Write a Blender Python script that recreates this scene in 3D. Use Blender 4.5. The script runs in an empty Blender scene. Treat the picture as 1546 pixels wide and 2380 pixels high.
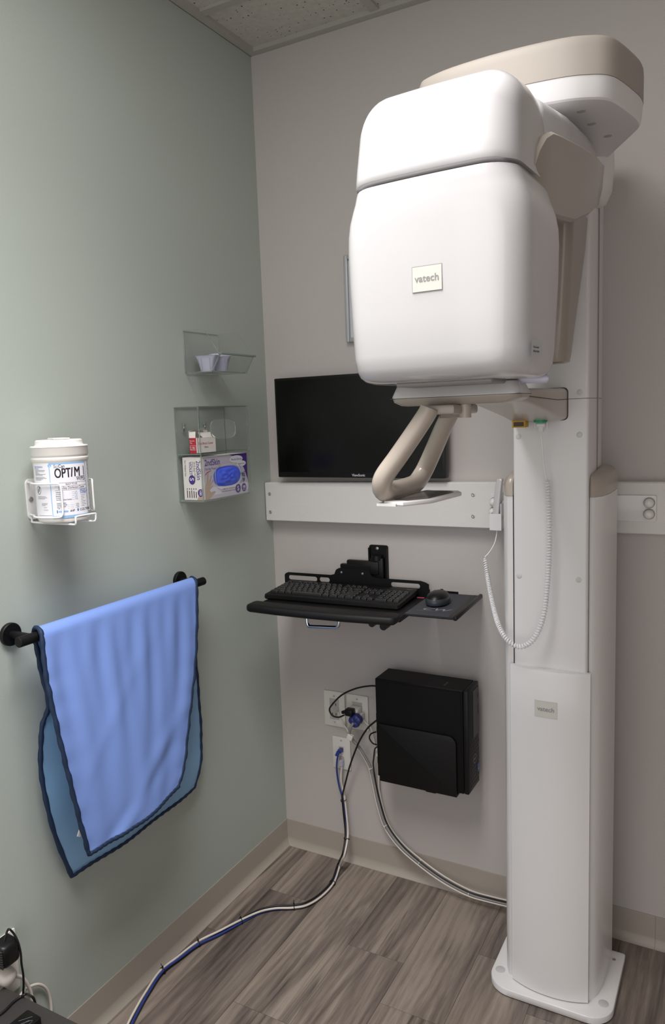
import bpy, bmesh, math, random
from mathutils import Vector, Matrix, Euler
random.seed(7)
D = bpy.data
S = bpy.context.scene
COL = S.collection
PI = math.pi
H = 2.44

# ------------------------------------------------------------------ camera
CAM = Vector((1.29313, -1.95430, 1.39936))
ROT = Euler((math.radians(82.6517), math.radians(2.0932), math.radians(28.6107)), 'XYZ')
FPX = 1745.97
cd = D.cameras.new('camera'); cam = D.objects.new('camera', cd); COL.objects.link(cam)
cam.location = CAM; cam.rotation_euler = ROT
cd.sensor_fit = 'VERTICAL'; cd.sensor_height = 36.0; cd.lens = FPX / 2380 * 36.0
cd.clip_start = 0.02
S.camera = cam
_M = ROT.to_matrix()
def at(px, py, ax, val):
    """point of the photograph carried onto the real plane ax = val"""
    d = _M @ Vector(((px - 773) / FPX, -(py - 1190) / FPX, -1.0))
    i = 'xyz'.index(ax)
    return CAM + d * ((val - CAM[i]) / d[i])

# ------------------------------------------------------------------ materials
def lin(h):
    h = h.lstrip('#')
    o = []
    for i in (0, 2, 4):
        c = int(h[i:i+2], 16) / 255
        o.append(c / 12.92 if c <= .04045 else ((c + .055) / 1.055) ** 2.4)
    return (*o, 1)
MATS = {}
def mat(name, hexc, rough=.5, metal=0., coat=0., bump=0., bscale=200., var=.03, vscale=8., spec=.5, trans=0., sss=0.):
    m = D.materials.new(name); m.use_nodes = True
    nt = m.node_tree; N = nt.nodes; L = nt.links
    b = N['Principled BSDF']
    b.inputs['Roughness'].default_value = rough
    b.inputs['Metallic'].default_value = metal
    b.inputs['Coat Weight'].default_value = coat
    b.inputs['Coat Roughness'].default_value = .08
    b.inputs['Specular IOR Level'].default_value = spec
    b.inputs['Transmission Weight'].default_value = trans
    tc = N.new('ShaderNodeTexCoord')
    no = N.new('ShaderNodeTexNoise'); no.inputs['Scale'].default_value = vscale; no.inputs['Detail'].default_value = 3
    L.new(tc.outputs['Object'], no.inputs['Vector'])
    c = lin(hexc)
    mx = N.new('ShaderNodeMix'); mx.data_type = 'RGBA'
    mx.inputs[6].default_value = tuple(max(0, v * (1 - var)) for v in c[:3]) + (1,)
    mx.inputs[7].default_value = tuple(min(1, v * (1 + var)) for v in c[:3]) + (1,)
    L.new(no.outputs['Fac'], mx.inputs[0]); L.new(mx.outputs[2], b.inputs['Base Color'])
    if bump > 0:
        n2 = N.new('ShaderNodeTexNoise'); n2.inputs['Scale'].default_value = bscale; n2.inputs['Detail'].default_value = 4
        L.new(tc.outputs['Object'], n2.inputs['Vector'])
        bp = N.new('ShaderNodeBump'); bp.inputs['Strength'].default_value = bump; bp.inputs['Distance'].default_value = .002
        L.new(n2.outputs['Fac'], bp.inputs['Height']); L.new(bp.outputs['Normal'], b.inputs['Normal'])
    MATS[name] = m
    return m
M_sage = mat('sage wall paint', '#b2bab3', .55, bump=.12, bscale=350, var=.012, vscale=2)
M_greige = mat('warm grey wall paint', '#bfb8b5', .55, bump=.12, bscale=350, var=.012, vscale=2)
M_base = mat('vinyl cove base', '#a39a90', .42, var=.02)
M_tee = mat('painted ceiling grid', '#b0ada6', .5, var=.02)
M_white = mat('glossy white enamel', '#c6c3c4', .22, coat=.6, var=.006)
M_white2 = mat('satin white enamel', '#e2dfdf', .32, coat=.2, var=.008)
M_beige = mat('warm beige plastic', '#b3a79c', .3, coat=.25, var=.01)
M_beigem = mat('matte beige shell', '#aaa198', .55, var=.008)
M_beige2 = mat('satin greige plastic', '#a0968c', .28, coat=.3, var=.01)
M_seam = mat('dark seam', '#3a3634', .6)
M_groove = mat('grey gasket', '#8b8684', .4)
M_badge = mat('pearl badge', '#cfccc5', .3, coat=.4)
M_ink = mat('grey print', '#8b8988', .5)
M_board = mat('white painted board', '#dcd8d5', .5, bump=.25, bscale=60, var=.015, vscale=12)
M_black = mat('matte black metal', '#0a090a', .5, spec=.3, bump=.08, bscale=600)
M_blackp = mat('black plastic', '#0e0d0e', .4, spec=.35, bump=.05, bscale=500)
M_blacks = mat('soft black foam', '#0f0e0f', .55, spec=.35, bump=.1, bscale=500)
M_screen = mat('dark screen', '#030303', .22, spec=.35)
M_chrome = mat('chrome', '#d8d8da', .12, metal=1)
M_steel = mat('zinc screw', '#b5b3b0', .35, metal=.7)
M_silver = mat('brushed silver frame', '#b4b6b8', .4, metal=.3)
M_paper = mat('white paper', '#c9cbd2', .6)
M_text = mat('black ink', '#1a181c', .5)
M_textw = mat('white ink', '#cfcfd2', .5)
M_apron = mat('periwinkle nylon', '#7e9be0', .5, bump=.1, bscale=900, var=.02)
M_lining = mat('steel blue lining', '#86afd6', .6, bump=.2, bscale=700, var=.03)
M_navy = mat('navy binding', '#0e2644', .65, bump=.3, bscale=500)
M_tubw = mat('white tub plastic', '#e9e5e1', .35, coat=.1)
M_wire = mat('white coated wire', '#f0eef0', .3, coat=.3)
M_label = mat('label paper', '#e9e8ef', .45)
M_lblue = mat('label light blue', '#8db9e4', .45)
M_lnavy = mat('label dark ink', '#2a2030', .45)
M_lmid = mat('label blue ink', '#3b6fb6', .45)
M_lgrey = mat('label grey ink', '#77757c', .5)
M_stick = mat('silver sticker', '#c3c5c8', .4)
M_card = mat('white carton', '#efe9e4', .55)
M_cardin = mat('raw carton inside', '#d9c9ae', .7)
M_red = mat('red print', '#bb1832', .5)
M_glovebox = mat('lilac grey carton', '#c9c3d0', .5)
M_purple = mat('purple print', '#4b2a86', .5)
M_violet = mat('violet print', '#655095', .5)
M_pale = mat('pale lilac print', '#ddd9e6', .5)
M_skin = mat('printed hand', '#bda693', .55)
M_glove = mat('violet blue nitrile', '#4a63e6', .42, var=.06, vscale=30)
M_green = mat('green plastic', '#149a68', .4)
M_yellow = mat('yellow plastic', '#c79a12', .4)
M_redwin = mat('dark red window', '#3a0b0c', .3)
M_plate = mat('white outlet plate', '#dcd8d2', .35)
M_plateg = mat('grey plate', '#b3aeaa', .4)
M_bluec = mat('blue cable', '#2b3d85', .4)
M_whitec = mat('white cable', '#d8d0c8', .4)
M_greyc = mat('grey cable', '#8f8b89', .4)
M_blackc = mat('black cable', '#0f0e10', .4)
M_navyp = mat('navy plug', '#2a3170', .35)
M_clear = mat('frosted clear plastic', '#cfd0e2', .2, trans=.35)
M_lav = mat('lavender plastic', '#cbc8dc', .3)
M_desk = mat('charcoal laminate', '#373332', .5, bump=.1, bscale=300)
M_pad = mat('charcoal mouse pad', '#3a3b41', .7, bump=.2, bscale=900)
M_mouseg = mat('grey mouse shell', '#33383e', .3)
M_case = mat('black computer case', '#060506', .5, spec=.25, bump=.1, bscale=700)
M_casefront = mat('black bezel', '#100f11', .45, spec=.3)
M_strip = mat('pinkish red strip', '#c25068', .5)

def acrylic(name, tint, edge):
    m = D.materials.new(name); m.use_nodes = True
    nt = m.node_tree; N = nt.nodes; L = nt.links
    for n in list(N): N.remove(n)
    out = N.new('ShaderNodeOutputMaterial'); tr = N.new('ShaderNodeBsdfTransparent'); gl = N.new('ShaderNodeBsdfGlossy')
    gl.inputs['Roughness'].default_value = .03
    tr.inputs['Color'].default_value = tint
    lw = N.new('ShaderNodeLayerWeight'); lw.inputs['Blend'].default_value = .5
    pw = N.new('ShaderNodeMath'); pw.operation = 'POWER'; pw.inputs[1].default_value = 4.0
    fr = N.new('ShaderNodeMath'); fr.operation = 'MULTIPLY_ADD'; fr.inputs[1].default_value = .5; fr.inputs[2].default_value = .02
    L.new(lw.outputs['Facing'], pw.inputs[0]); L.new(pw.outputs[0], fr.inputs[0])
    no = N.new('ShaderNodeTexNoise'); no.inputs['Scale'].default_value = 15
    ma = N.new('ShaderNodeMath'); ma.operation = 'MULTIPLY_ADD'; ma.inputs[1].default_value = .02; ma.inputs[2].default_value = edge
    L.new(no.outputs['Fac'], ma.inputs[0])
    ad = N.new('ShaderNodeMath'); ad.operation = 'ADD'; ad.use_clamp = True
    L.new(fr.outputs[0], ad.inputs[0]); L.new(ma.outputs[0], ad.inputs[1])
    mx = N.new('ShaderNodeMixShader')
    L.new(ad.outputs[0], mx.inputs[0]); L.new(tr.outputs[0], mx.inputs[1]); L.new(gl.outputs[0], mx.inputs[2])
    L.new(mx.outputs[0], out.inputs[0])
    return m
M_acr = acrylic('clear acrylic', (.993, .996, .994, 1), .0)
M_acre = mat('acrylic cut edge', '#a9b5b0', .15, spec=.6, trans=.55)

def emis(name, strength, col=(1, .985, .975, 1)):
    m = D.materials.new(name); m.use_nodes = True
    b = m.node_tree.nodes['Principled BSDF']
    no = m.node_tree.nodes.new('ShaderNodeTexNoise'); no.inputs['Scale'].default_value = 3
    b.inputs['Base Color'].default_value = (.9, .9, .9, 1)
    b.inputs['Emission Color'].default_value = col; b.inputs['Emission Strength'].default_value = strength
    m.node_tree.links.new(no.outputs['Fac'], b.inputs['Roughness'])
    return m

def floor_mat():
    m = D.materials.new('grey brown vinyl planks'); m.use_nodes = True
    nt = m.node_tree; N = nt.nodes; L = nt.links; b = N['Principled BSDF']
    b.inputs['Roughness'].default_value = .38
    at_ = N.new('ShaderNodeAttribute'); at_.attribute_name = 'seed'
    geo = N.new('ShaderNodeTexCoord')
    sep = N.new('ShaderNodeSeparateXYZ'); L.new(geo.outputs['Object'], sep.inputs[0])
    def math_(op, a, bb, c=None):
        n = N.new('ShaderNodeMath'); n.operation = op
        for i, v in enumerate((a, bb, c)):
            if v is None: continue
            if isinstance(v, (int, float)): n.inputs[i].default_value = v
            else: L.new(v, n.inputs[i])
        return n.outputs[0]
    sy = math_('MULTIPLY_ADD', at_.outputs['Fac'], 37.0, sep.outputs[1])
    sx = math_('MULTIPLY_ADD', at_.outputs['Fac'], 11.0, sep.outputs[0])
    def vec(x, y, kx, ky):
        c = N.new('ShaderNodeCombineXYZ')
        L.new(math_('MULTIPLY', x, kx), c.inputs[0]); L.new(math_('MULTIPLY', y, ky), c.inputs[1]); return c.outputs[0]
    def noise(v, sc, det, rough=.6, dist=0.):
        n = N.new('ShaderNodeTexNoise'); n.inputs['Scale'].default_value = sc; n.inputs['Detail'].default_value = det
        n.inputs['Roughness'].default_value = rough; n.inputs['Distortion'].default_value = dist
        L.new(v, n.inputs['Vector']); return n.outputs['Fac']
    broad = noise(vec(sx, sy, 8, .8), 1.6, 4, .62, 1.0)
    grain = noise(vec(sx, sy, 95, 3.4), 1.5, 7, .75, .8)
    fine = noise(vec(sx, sy, 420, 14), 1.3, 3, .6)
    wv = N.new('ShaderNodeTexWave'); wv.wave_type = 'BANDS'; wv.bands_direction = 'X'
    wv.inputs['Scale'].default_value = 9; wv.inputs['Distortion'].default_value = 7; wv.inputs['Detail'].default_value = 3; wv.inputs['Detail Scale'].default_value = .7
    L.new(vec(sx, sy, 1.6, .28), wv.inputs['Vector'])
    f = math_('MULTIPLY_ADD', broad, .80, math_('MULTIPLY_ADD', grain, .33, math_('MULTIPLY_ADD', wv.outputs['Fac'], .06, math_('MULTIPLY', fine, .16))))
    rv = N.new('ShaderNodeTexWhiteNoise'); rv.noise_dimensions = '1D'; L.new(at_.outputs['Fac'], rv.inputs['W'])
    f = math_('MULTIPLY_ADD', math_('SUBTRACT', rv.outputs['Value'], .5), .16, f)
    cr = N.new('ShaderNodeValToRGB'); L.new(f, cr.inputs[0])
    e = cr.color_ramp.elements
    e[0].position = .40; e[0].color = lin('#302926')
    e[1].position = .84; e[1].color = lin('#978a7f')
    for p, h in ((.51, '#4f4742'), (.61, '#685d57'), (.72, '#7f736a')):
        k = cr.color_ramp.elements.new(p); k.color = lin(h)
    # dark knots and cracks
    kn = N.new('ShaderNodeTexVoronoi'); kn.inputs['Scale'].default_value = 1.0
    L.new(vec(sx, sy, 3.1, 1.5), kn.inputs['Vector'])
    kd = math_('MULTIPLY_ADD', noise(vec(sx, sy, 40, 14), 1, 3), .09, kn.outputs['Distance'])
    ks = N.new('ShaderNodeMapRange'); ks.inputs[1].default_value = .065; ks.inputs[2].default_value = .10; ks.inputs[3].default_value = .25; ks.inputs[4].default_value = 1.0
    L.new(kd, ks.inputs[0])
    cn = noise(vec(sx, sy, 26, .9), 1.2, 4, .6, 1.2)
    cs = N.new('ShaderNodeMapRange'); cs.inputs[1].default_value = .30; cs.inputs[2].default_value = .41; cs.inputs[3].default_value = .45; cs.inputs[4].default_value = 1.0
    L.new(cn, cs.inputs[0])
    mul = N.new('ShaderNodeMix'); mul.data_type = 'RGBA'; mul.blend_type = 'MULTIPLY'; mul.inputs[0].default_value = 1
    L.new(cr.outputs[0], mul.inputs[6])
    L.new(math_('MULTIPLY', ks.outputs[0], cs.outputs[0]), mul.inputs[7])
    L.new(mul.outputs[2], b.inputs['Base Color'])
    bp = N.new('ShaderNodeBump'); bp.inputs['Strength'].default_value = .12; bp.inputs['Distance'].default_value = .001
    L.new(grain, bp.inputs['Height']); L.new(bp.outputs[0], b.inputs['Normal'])
    return m
M_floor = floor_mat()

def tile_mat():
    m = D.materials.new('mineral fibre tile'); m.use_nodes = True
    nt = m.node_tree; N = nt.nodes; L = nt.links; b = N['Principled BSDF']
    b.inputs['Roughness'].default_value = .9
    tc = N.new('ShaderNodeTexCoord')
    v = N.new('ShaderNodeTexVoronoi'); v.inputs['Scale'].default_value = 95; L.new(tc.outputs['Object'], v.inputs['Vector'])
    wn = N.new('ShaderNodeTexWhiteNoise'); wn.noise_dimensions = '3D'; L.new(v.outputs['Color'], wn.inputs['Vector'])
    th = N.new('ShaderNodeMath'); th.operation = 'MULTIPLY_ADD'; th.inputs[1].default_value = .34; th.inputs[2].default_value = -.10
    L.new(wn.outputs['Value'], th.inputs[0])
    lt = N.new('ShaderNodeMath'); lt.operation = 'LESS_THAN'; L.new(v.outputs['Distance'], lt.inputs[0]); L.new(th.outputs[0], lt.inputs[1])
    mx = N.new('ShaderNodeMix'); mx.data_type = 'RGBA'
    no = N.new('ShaderNodeTexNoise'); no.inputs['Scale'].default_value = 60; L.new(tc.outputs['Object'], no.inputs['Vector'])
    cr = N.new('ShaderNodeValToRGB'); cr.color_ramp.elements[0].color = lin('#b5b2a9'); cr.color_ramp.elements[1].color = lin('#d0cdc4')
    L.new(no.outputs['Fac'], cr.inputs[0]); L.new(cr.outputs[0], mx.inputs[6])
    mx.inputs[7].default_value = lin('#2c2823'); L.new(lt.outputs[0], mx.inputs[0]); L.new(mx.outputs[2], b.inputs['Base Color'])
    return m
M_tile = tile_mat()

# ------------------------------------------------------------------ object helpers
ORG = {}
def finish(bm, name, mats, parent=None, loc=None, smooth=35, sub=0, mods=None):
    """world-space bmesh -> ONE object, its origin at loc (top-level) or at its parent's origin"""
    root = Vector(ORG[parent.name]) if parent else Vector(loc if loc is not None else (0, 0, 0))
    for v in bm.verts: v.co -= root
    me = D.meshes.new(name); bm.normal_update(); bm.to_mesh(me); bm.free()
    if not isinstance(mats, (list, tuple)): mats = [mats]
    for m in mats: me.materials.append(m)
    o = D.objects.new(name, me); COL.objects.link(o)
    ORG[o.name] = root
    if parent: o.parent = parent
    else: o.location = root
    if smooth:
        for p in me.polygons: p.use_smooth = True
        me.set_sharp_from_angle(angle=math.radians(smooth))
    if sub:
        s = o.modifiers.new('sub', 'SUBSURF'); s.levels = sub; s.render_levels = sub
    return o
def pieces(bm, name, mats, parent=None, smooth=35):
    """every loose island of bm becomes an object of its own"""
    left = set(bm.verts); out = []
    bm.verts.index_update()
    while left:
        v = min(left, key=lambda q: q.index); st = [v]; seen = {v}
        while st:
            q = st.pop()
            for e in q.link_edges:
                w = e.other_vert(q)
                if w not in seen: seen.add(w); st.append(w)
        left -= seen
        nb = bmesh.new(); mp = {q: nb.verts.new(q.co) for q in sorted(seen, key=lambda q: q.index)}
        fs = {f for q in seen for f in q.link_faces}; bm.faces.index_update()
        for f in sorted(fs, key=lambda f: f.index):
            g = nb.faces.new([mp[q] for q in f.verts]); g.material_index = f.material_index
        out.append(finish(nb, name, mats, parent, smooth=smooth))
    bm.free()
    return out
def tag(o, label=None, cat=None, group=None, kind=None):
    if label: o['label'] = label
    if cat: o['category'] = cat
    if group: o['group'] = group
    if kind: o['kind'] = kind
    return o
def thing(name, label, cat, loc, group=None):
    o = D.objects.new(name, None); COL.objects.link(o); o.location = loc; o.empty_display_size = .05
    ORG[o.name] = Vector(loc)
    return tag(o, label, cat, group)
def B(): return bmesh.new()
def box(bm, x0, x1, y0, y1, z0, z1, mi=0, bev=0., seg=2, rot=None):
    r = bmesh.ops.create_cube(bm, size=1)
    vs = r['verts']
    c = Vector(((x0+x1)/2, (y0+y1)/2, (z0+z1)/2))
    for v in vs: v.co = Vector((v.co.x*(x1-x0), v.co.y*(y1-y0), v.co.z*(z1-z0)))
    fs = {f for v in vs for f in v.link_faces}
    if bev:
        es = {e for f in fs for e in f.edges}
        rr = bmesh.ops.bevel(bm, geom=list(es), offset=bev, segments=seg, affect='EDGES', profile=.5)
        vs = set()
        for f in rr['faces']: vs.update(f.verts)
        # collect whole island
        st = list(vs); seen = set(st)
        while st:
            v = st.pop()
            for e in v.link_edges:
                w = e.other_vert(v)
                if w not in seen: seen.add(w); st.append(w)
        vs = seen
    for v in vs:
        p = v.co.copy()
        if rot is not None: p = rot @ p
        v.co = p + c
    for f in {f for v in vs for f in v.link_faces}: f.material_index = mi
    return list(vs)
def loft(bm, rings, mi=0, cap0=True, cap1=True, closed=True):
    R = [[bm.verts.new(p) for p in ring] for ring in rings]
    n = len(R[0])
    for a, b in zip(R, R[1:]):
        for i in range(n if closed else n-1):
            f = bm.faces.new((a[i], a[(i+1) % n], b[(i+1) % n], b[i])); f.material_index = mi
    if cap0: f = bm.faces.new(list(reversed(R[0]))); f.material_index = mi
    if cap1: f = bm.faces.new(R[-1]); f.material_index = mi
    return R
def rrect(x0, x1, y0, y1, r, n=6):
    """rounded rectangle ring, counter-clockwise, r one radius or four (x0y0, x1y0, x1y1, x0y1)"""
    rs = r if isinstance(r, (tuple, list)) else (r,)*4
    out = []
    for k, (cx, cy, sx, sy) in enumerate(((x0, y0, 1, 1), (x1, y0, -1, 1), (x1, y1, -1, -1), (x0, y1, 1, -1))):
        rr = min(rs[k], (x1-x0)/2-1e-5, (y1-y0)/2-1e-5)
        a0 = (PI, 1.5*PI, 0, .5*PI)[k]
        for i in range(n+1):
            a = a0 + .5*PI*i/n
            out.append((cx + sx*rr + rr*math.cos(a), cy + sy*rr + rr*math.sin(a)))
    return out
def slab(bm, ring2, f0, f1, mapper, mi=0, bev=0.):
    """prism of a 2-D ring between levels f0..f1; mapper(u, v, w)"""
    c = (sum(p[0] for p in ring2)/len(ring2), sum(p[1] for p in ring2)/len(ring2))
    def sc(p, k):
        d = math.hypot(p[0]-c[0], p[1]-c[1]) or 1
        return (p[0] - (p[0]-c[0])/d*k, p[1] - (p[1]-c[1])/d*k)
    if bev:
        s = 1 if f1 > f0 else -1
        rings = [[mapper(*sc(p, bev), f0) for p in ring2], [mapper(*p, f0+s*bev) for p in ring2],
                 [mapper(*p, f1-s*bev) for p in ring2], [mapper(*sc(p, bev*.35), f1-s*bev*.3) for p in ring2], [mapper(*sc(p, bev), f1) for p in ring2]]
    else:
        rings = [[mapper(*p, f0) for p in ring2], [mapper(*p, f1) for p in ring2]]
    loft(bm, rings, mi)
def XY(u, v, w): return Vector((u, v, w))
def XZ(u, v, w): return Vector((u, w, v))
def YZ(u, v, w): return Vector((w, u, v))
def spline(pts, n=8, closed=False):
    P = [Vector(p) for p in pts]; out = []
    m = len(P)
    for i in range(m if closed else m-1):
        if closed: p0, p1, p2, p3 = P[i-1], P[i], P[(i+1) % m], P[(i+2) % m]
        else: p0, p1, p2, p3 = P[max(i-1, 0)], P[i], P[i+1], P[min(i+2, m-1)]
        for k in range(n):
            t = k/n
            out.append(.5*((2*p1) + (p2-p0)*t + (2*p0-5*p1+4*p2-p3)*t*t + (3*p1-p0-3*p2+p3)*t**3))
    if not closed: out.append(P[-1])
    return out
def tube(bm, pts, r, seg=10, mi=0, closed=False, cap=True, flat=1.0):
    """swept tube; r a number or a list per point"""
    P = [Vector(p) for p in pts]; n = len(P)
    rad = r if isinstance(r, (list, tuple)) else [r]*n
    T = []
    for i in range(n):
        a = P[i-1] if (i > 0 or closed) else P[i]
        b = P[(i+1) % n] if (i < n-1 or closed) else P[i]
        T.append((b-a).normalized())
    up = Vector((0, 0, 1)) if abs(T[0].z) < .9 else Vector((1, 0, 0))
    nrm = (up - T[0]*up.dot(T[0])).normalized()
    rings = []
    for i in range(n):
        nrm = (nrm - T[i]*nrm.dot(T[i])).normalized()
        bn = T[i].cross(nrm)
        rings.append([P[i] + (nrm*math.cos(2*PI*k/seg)*flat + bn*math.sin(2*PI*k/seg))*rad[i] for k in range(seg)])
    if closed: rings.append(rings[0])
    if closed:
        R = [[bm.verts.new(p) for p in ring] for ring in rings[:-1]]
        for i in range(len(R)):
            a, b = R[i], R[(i+1) % len(R)]
            # pick the rotation with the least twist at the join
            off = 0
            if i == len(R)-1: off = min(range(seg), key=lambda q: (a[0].co-b[q].co).length)
            for k in range(seg):
                f = bm.faces.new((a[k], a[(k+1) % seg], b[(k+1+off) % seg], b[(k+off) % seg])); f.material_index = mi
    else:
        loft(bm, rings, mi, cap, cap)
def lathe(bm, prof, c, axis='z', seg=32, mi=0, cap0=True, cap1=True):
    c = Vector(c); rings = []
    for r, h in prof:
        ring = []
        for k in range(seg):
            a = 2*PI*k/seg
            if axis == 'z': q = Vector((r*math.cos(a), r*math.sin(a), h))
            elif axis == 'x': q = Vector((h, r*math.cos(a), r*math.sin(a)))
            else: q = Vector((r*math.sin(a), h, r*math.cos(a)))
            ring.append(c+q)
        rings.append(ring)
    loft(bm, rings, mi, cap0, cap1)
def cyl(bm, a, b, r, seg=20, mi=0, r2=None):
    tube(bm, [a, b], [r, r if r2 is None else r2], seg, mi)
def fixn(bm):
    bmesh.ops.recalc_face_normals(bm, faces=bm.faces[:])
    return bm
_tc = {}
def text2d(s, size, align='LEFT', bold=0., shear=0., sx=1.0):
    """flat lettering as (verts2d, faces), baseline at 0"""
    key = (s, align, bold, shear)
    if key not in _tc:
        cu = D.curves.new('lettering', 'FONT'); cu.body = s; cu.size = 1; cu.align_x = align; cu.offset = bold; cu.shear = shear
        cu.resolution_u = 5
        o = D.objects.new('lettering', cu); COL.objects.link(o)
        dg = bpy.context.evaluated_depsgraph_get(); me = D.meshes.new_from_object(o.evaluated_get(dg))
        vs = [(v.co.x, v.co.y) for v in me.vertices]; fs = [tuple(p.vertices) for p in me.polygons]
        D.objects.remove(o); D.curves.remove(cu); D.meshes.remove(me)
        _tc[key] = (vs, fs)
    vs, fs = _tc[key]
    return [(x*size*sx, y*size) for x, y in vs], fs
def put_text(bm, s, size, fn, mi=0, **k):
    """fn(u, v) -> world point"""
    vs, fs = text2d(s, size, **k)
    V = [bm.verts.new(fn(u, v)) for u, v in vs]
    for f in fs:
        try:
            q = bm.faces.new([V[i] for i in f]); q.material_index = mi
        except ValueError: pass
def put_poly(bm, pts, fn, mi=0):
    f = bm.faces.new([bm.verts.new(fn(u, v)) for u, v in pts]); f.material_index = mi
def put_rect(bm, u0, u1, v0, v1, fn, mi=0, n=1):
    for i in range(n):
        a = u0+(u1-u0)*i/n; b = u0+(u1-u0)*(i+1)/n
        put_poly(bm, [(a, v0), (b, v0), (b, v1), (a, v1)], fn, mi)
def ell(cu, cv, ru, rv, n=24, a0=0.): return [(cu+ru*math.cos(2*PI*k/n+a0), cv+rv*math.sin(2*PI*k/n+a0)) for k in range(n)]

# ------------------------------------------------------------------ the room
RX, RY = 2.5, -3.3
def structure(name, bm, m, label=None, smooth=0):
    o = finish(bm, name, m, smooth=smooth); o['kind'] = 'structure'
    if label: o['label'] = label; 
    return o
b = B(); box(b, -.12, 0, RY-.1, .12, -.02, H+.1); structure('wall_left', b, M_sage, 'sage green painted wall on the left')
b = B(); box(b, 0, RX+.1, 0, .12, -.02, H+.1); structure('wall_back', b, M_greige, 'warm grey painted back wall behind the imaging machine')
b = B(); box(b, RX, RX+.12, RY-.1, 0, -.02, H+.1); structure('wall_right', b, M_greige, 'warm grey wall out of view on the right')
# rear wall left off so the world light can fill from behind the camera
# floor: planks 0.16 wide running away from the camera, joints staggered
b = B(); lay = b.loops.layers.color.new('unused'); sl = b.faces.layers.float.new('seed')
box(b, 0, RX, RY, 0, -.06, -.0025)
known = {0: -.237, 1: -.642, 3: -.49, 5: -.369}
PW, PL = .16, 1.22
k = -1
while .085 + k*PW < RX:
    x0 = max(.0, .085 + k*PW); x1 = min(RX, .085 + (k+1)*PW)
    j = known.get(k, -random.uniform(.1, 1.2))
    ys = [0.]
    y = j
    while y > -.08: y -= PL
    while y > RY: ys.append(y); y -= PL
    ys.append(RY)
    for i in range(len(ys)-1):
        g = .0004
        vs = box(b, x0+g, x1-g, ys[i+1]+g, ys[i]-g, -.004, 0)
        sd = random.random()
        for f in {f for v in vs for f in v.link_faces}: f[sl] = sd
    k += 1
structure('floor', b, M_floor, 'grey brown wood look plank floor')
# ceiling tiles, grid and wall angle
b = B(); box(b, 0, RX, RY, 0, H+.012, H+.06); structure('ceiling', b, M_tile, 'speckled acoustic tile ceiling')
b = B(); box(b, 0, .024, RY, 0, H, H+.0125); box(b, 0, .0015, RY, 0, H, H+.02); structure('trim_1', b, M_tee, 'white wall angle along the left wall')
b = B(); box(b, .024, RX, -.024, 0, H-.0005, H+.012); structure('trim_2', b, M_tee, 'white wall angle along the back wall')
ntr = 3
TX = [.41 + .61*i for i in range(4)]; TY = [-.254 - .61*i for i in range(7)]
for x in TX:
    b = B(); box(b, x-.012, x+.012, RY, -.024, H+.004, H+.0125); structure('trim_%d' % ntr, b, M_tee, 'white ceiling grid bar'); ntr += 1
for y in TY:
    b = B(); box(b, .024, RX, y-.012, y+.012, H+.0045, H+.0125); structure('trim_%d' % ntr, b, M_tee, 'white ceiling grid bar'); ntr += 1
# cove base: vertical face and a curved toe, lip at the top
prof = [(0, .0835), (.0022, .0835), (.0028, .081), (.0028, .023), (.0040, .018), (.0080, .010), (.013, .0045), (.018, .0012), (.018, 0), (0, 0)]
b = B(); loft(b, [[Vector((d, y, z)) for d, z in prof] for y in (RY, -.0001)]); fixn(b); structure('baseboard_left', b, M_base, 'taupe vinyl cove base along the sage wall', 30)
b = B()
for xa, xb in ((.0028, 1.1265), (1.127, RX)):
    loft(b, [[Vector((x, -d, z)) for d, z in prof] for x in (xa, xb)])
fixn(b); structure('baseboard_back', b, M_base, 'taupe vinyl cove base along the back wall', 30)

# ceiling light panels (recessed, out of frame above the camera)
LX0, LX1, LY0, LY1 = .42+.012-.0, 1.02-.012, -2.06, -1.49
def panel(x0, x1, y0, y1, st, label):
    t = thing('ceiling_light', label, 'light', ((x0+x1)/2, (y0+y1)/2, H+.002))
    b = B()
    for q in ((x0, x1, y0, y0+.02), (x0, x1, y1-.02, y1), (x0, x0+.02, y0+.02, y1-.02), (x1-.02, x1, y0+.02, y1-.02)):
        box(b, *q, H-.002, H+.010)
    finish(b, 'frame', M_white2, t, smooth=0)
    b = B(); put_poly(b, [(x0+.02, y0+.02), (x0+.02, y1-.02), (x1-.02, y1-.02), (x1-.02, y0+.02)], lambda u, v: Vector((u, v, H+.001)))
    finish(b, 'diffuser', emis('lit diffuser %.2f' % x0, st), t, smooth=0)
panel(.422, 1.008, -2.072, -.876, 7.0, 'long lit panel light recessed in the tile ceiling')
la = D.lights.new('panel_light', 'AREA'); la.shape = 'RECTANGLE'; la.size = .54; la.size_y = 1.15; la.energy = 16.5; la.spread = math.radians(104); la.color = (1, .985, .975)
lo = D.objects.new('panel_light', la); COL.objects.link(lo); lo.location = (.715, -1.474, H-.004)

# ------------------------------------------------------------------ left wall: acrylic bin
def acr_panel(bm, ring2, f0, f1, mapper):
    """thin sheet: faces clear (0), cut edge (1)"""
    R = loft(bm, [[mapper(*p, f0) for p in ring2], [mapper(*p, f1) for p in ring2]], 1, False, False)
    f = bm.faces.new(list(reversed(R[0]))); f.material_index = 0
    f = bm.faces.new(R[1]); f.material_index = 0
T_ = .003
t = thing('acrylic_bin', 'small clear acrylic bin with sloped open front, upper one on the sage wall', 'bin', (.05, -.31, 1.52))
y0, y1 = -.383, -.232
side = [(.001, 1.525), (.090, 1.520), (.118, 1.566), (.112, 1.569), (.072, 1.626), (.062, 1.630), (.001, 1.632)]
b = B(); acr_panel(b, side, y0, y0+T_, lambda u, v, w: Vector((u, w, v))); acr_panel(b, side, y1-T_, y1, lambda u, v, w: Vector((u, w, v))); fixn(b)
pieces(b, 'side_panel', [M_acr, M_acre], t, smooth=0)
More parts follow.
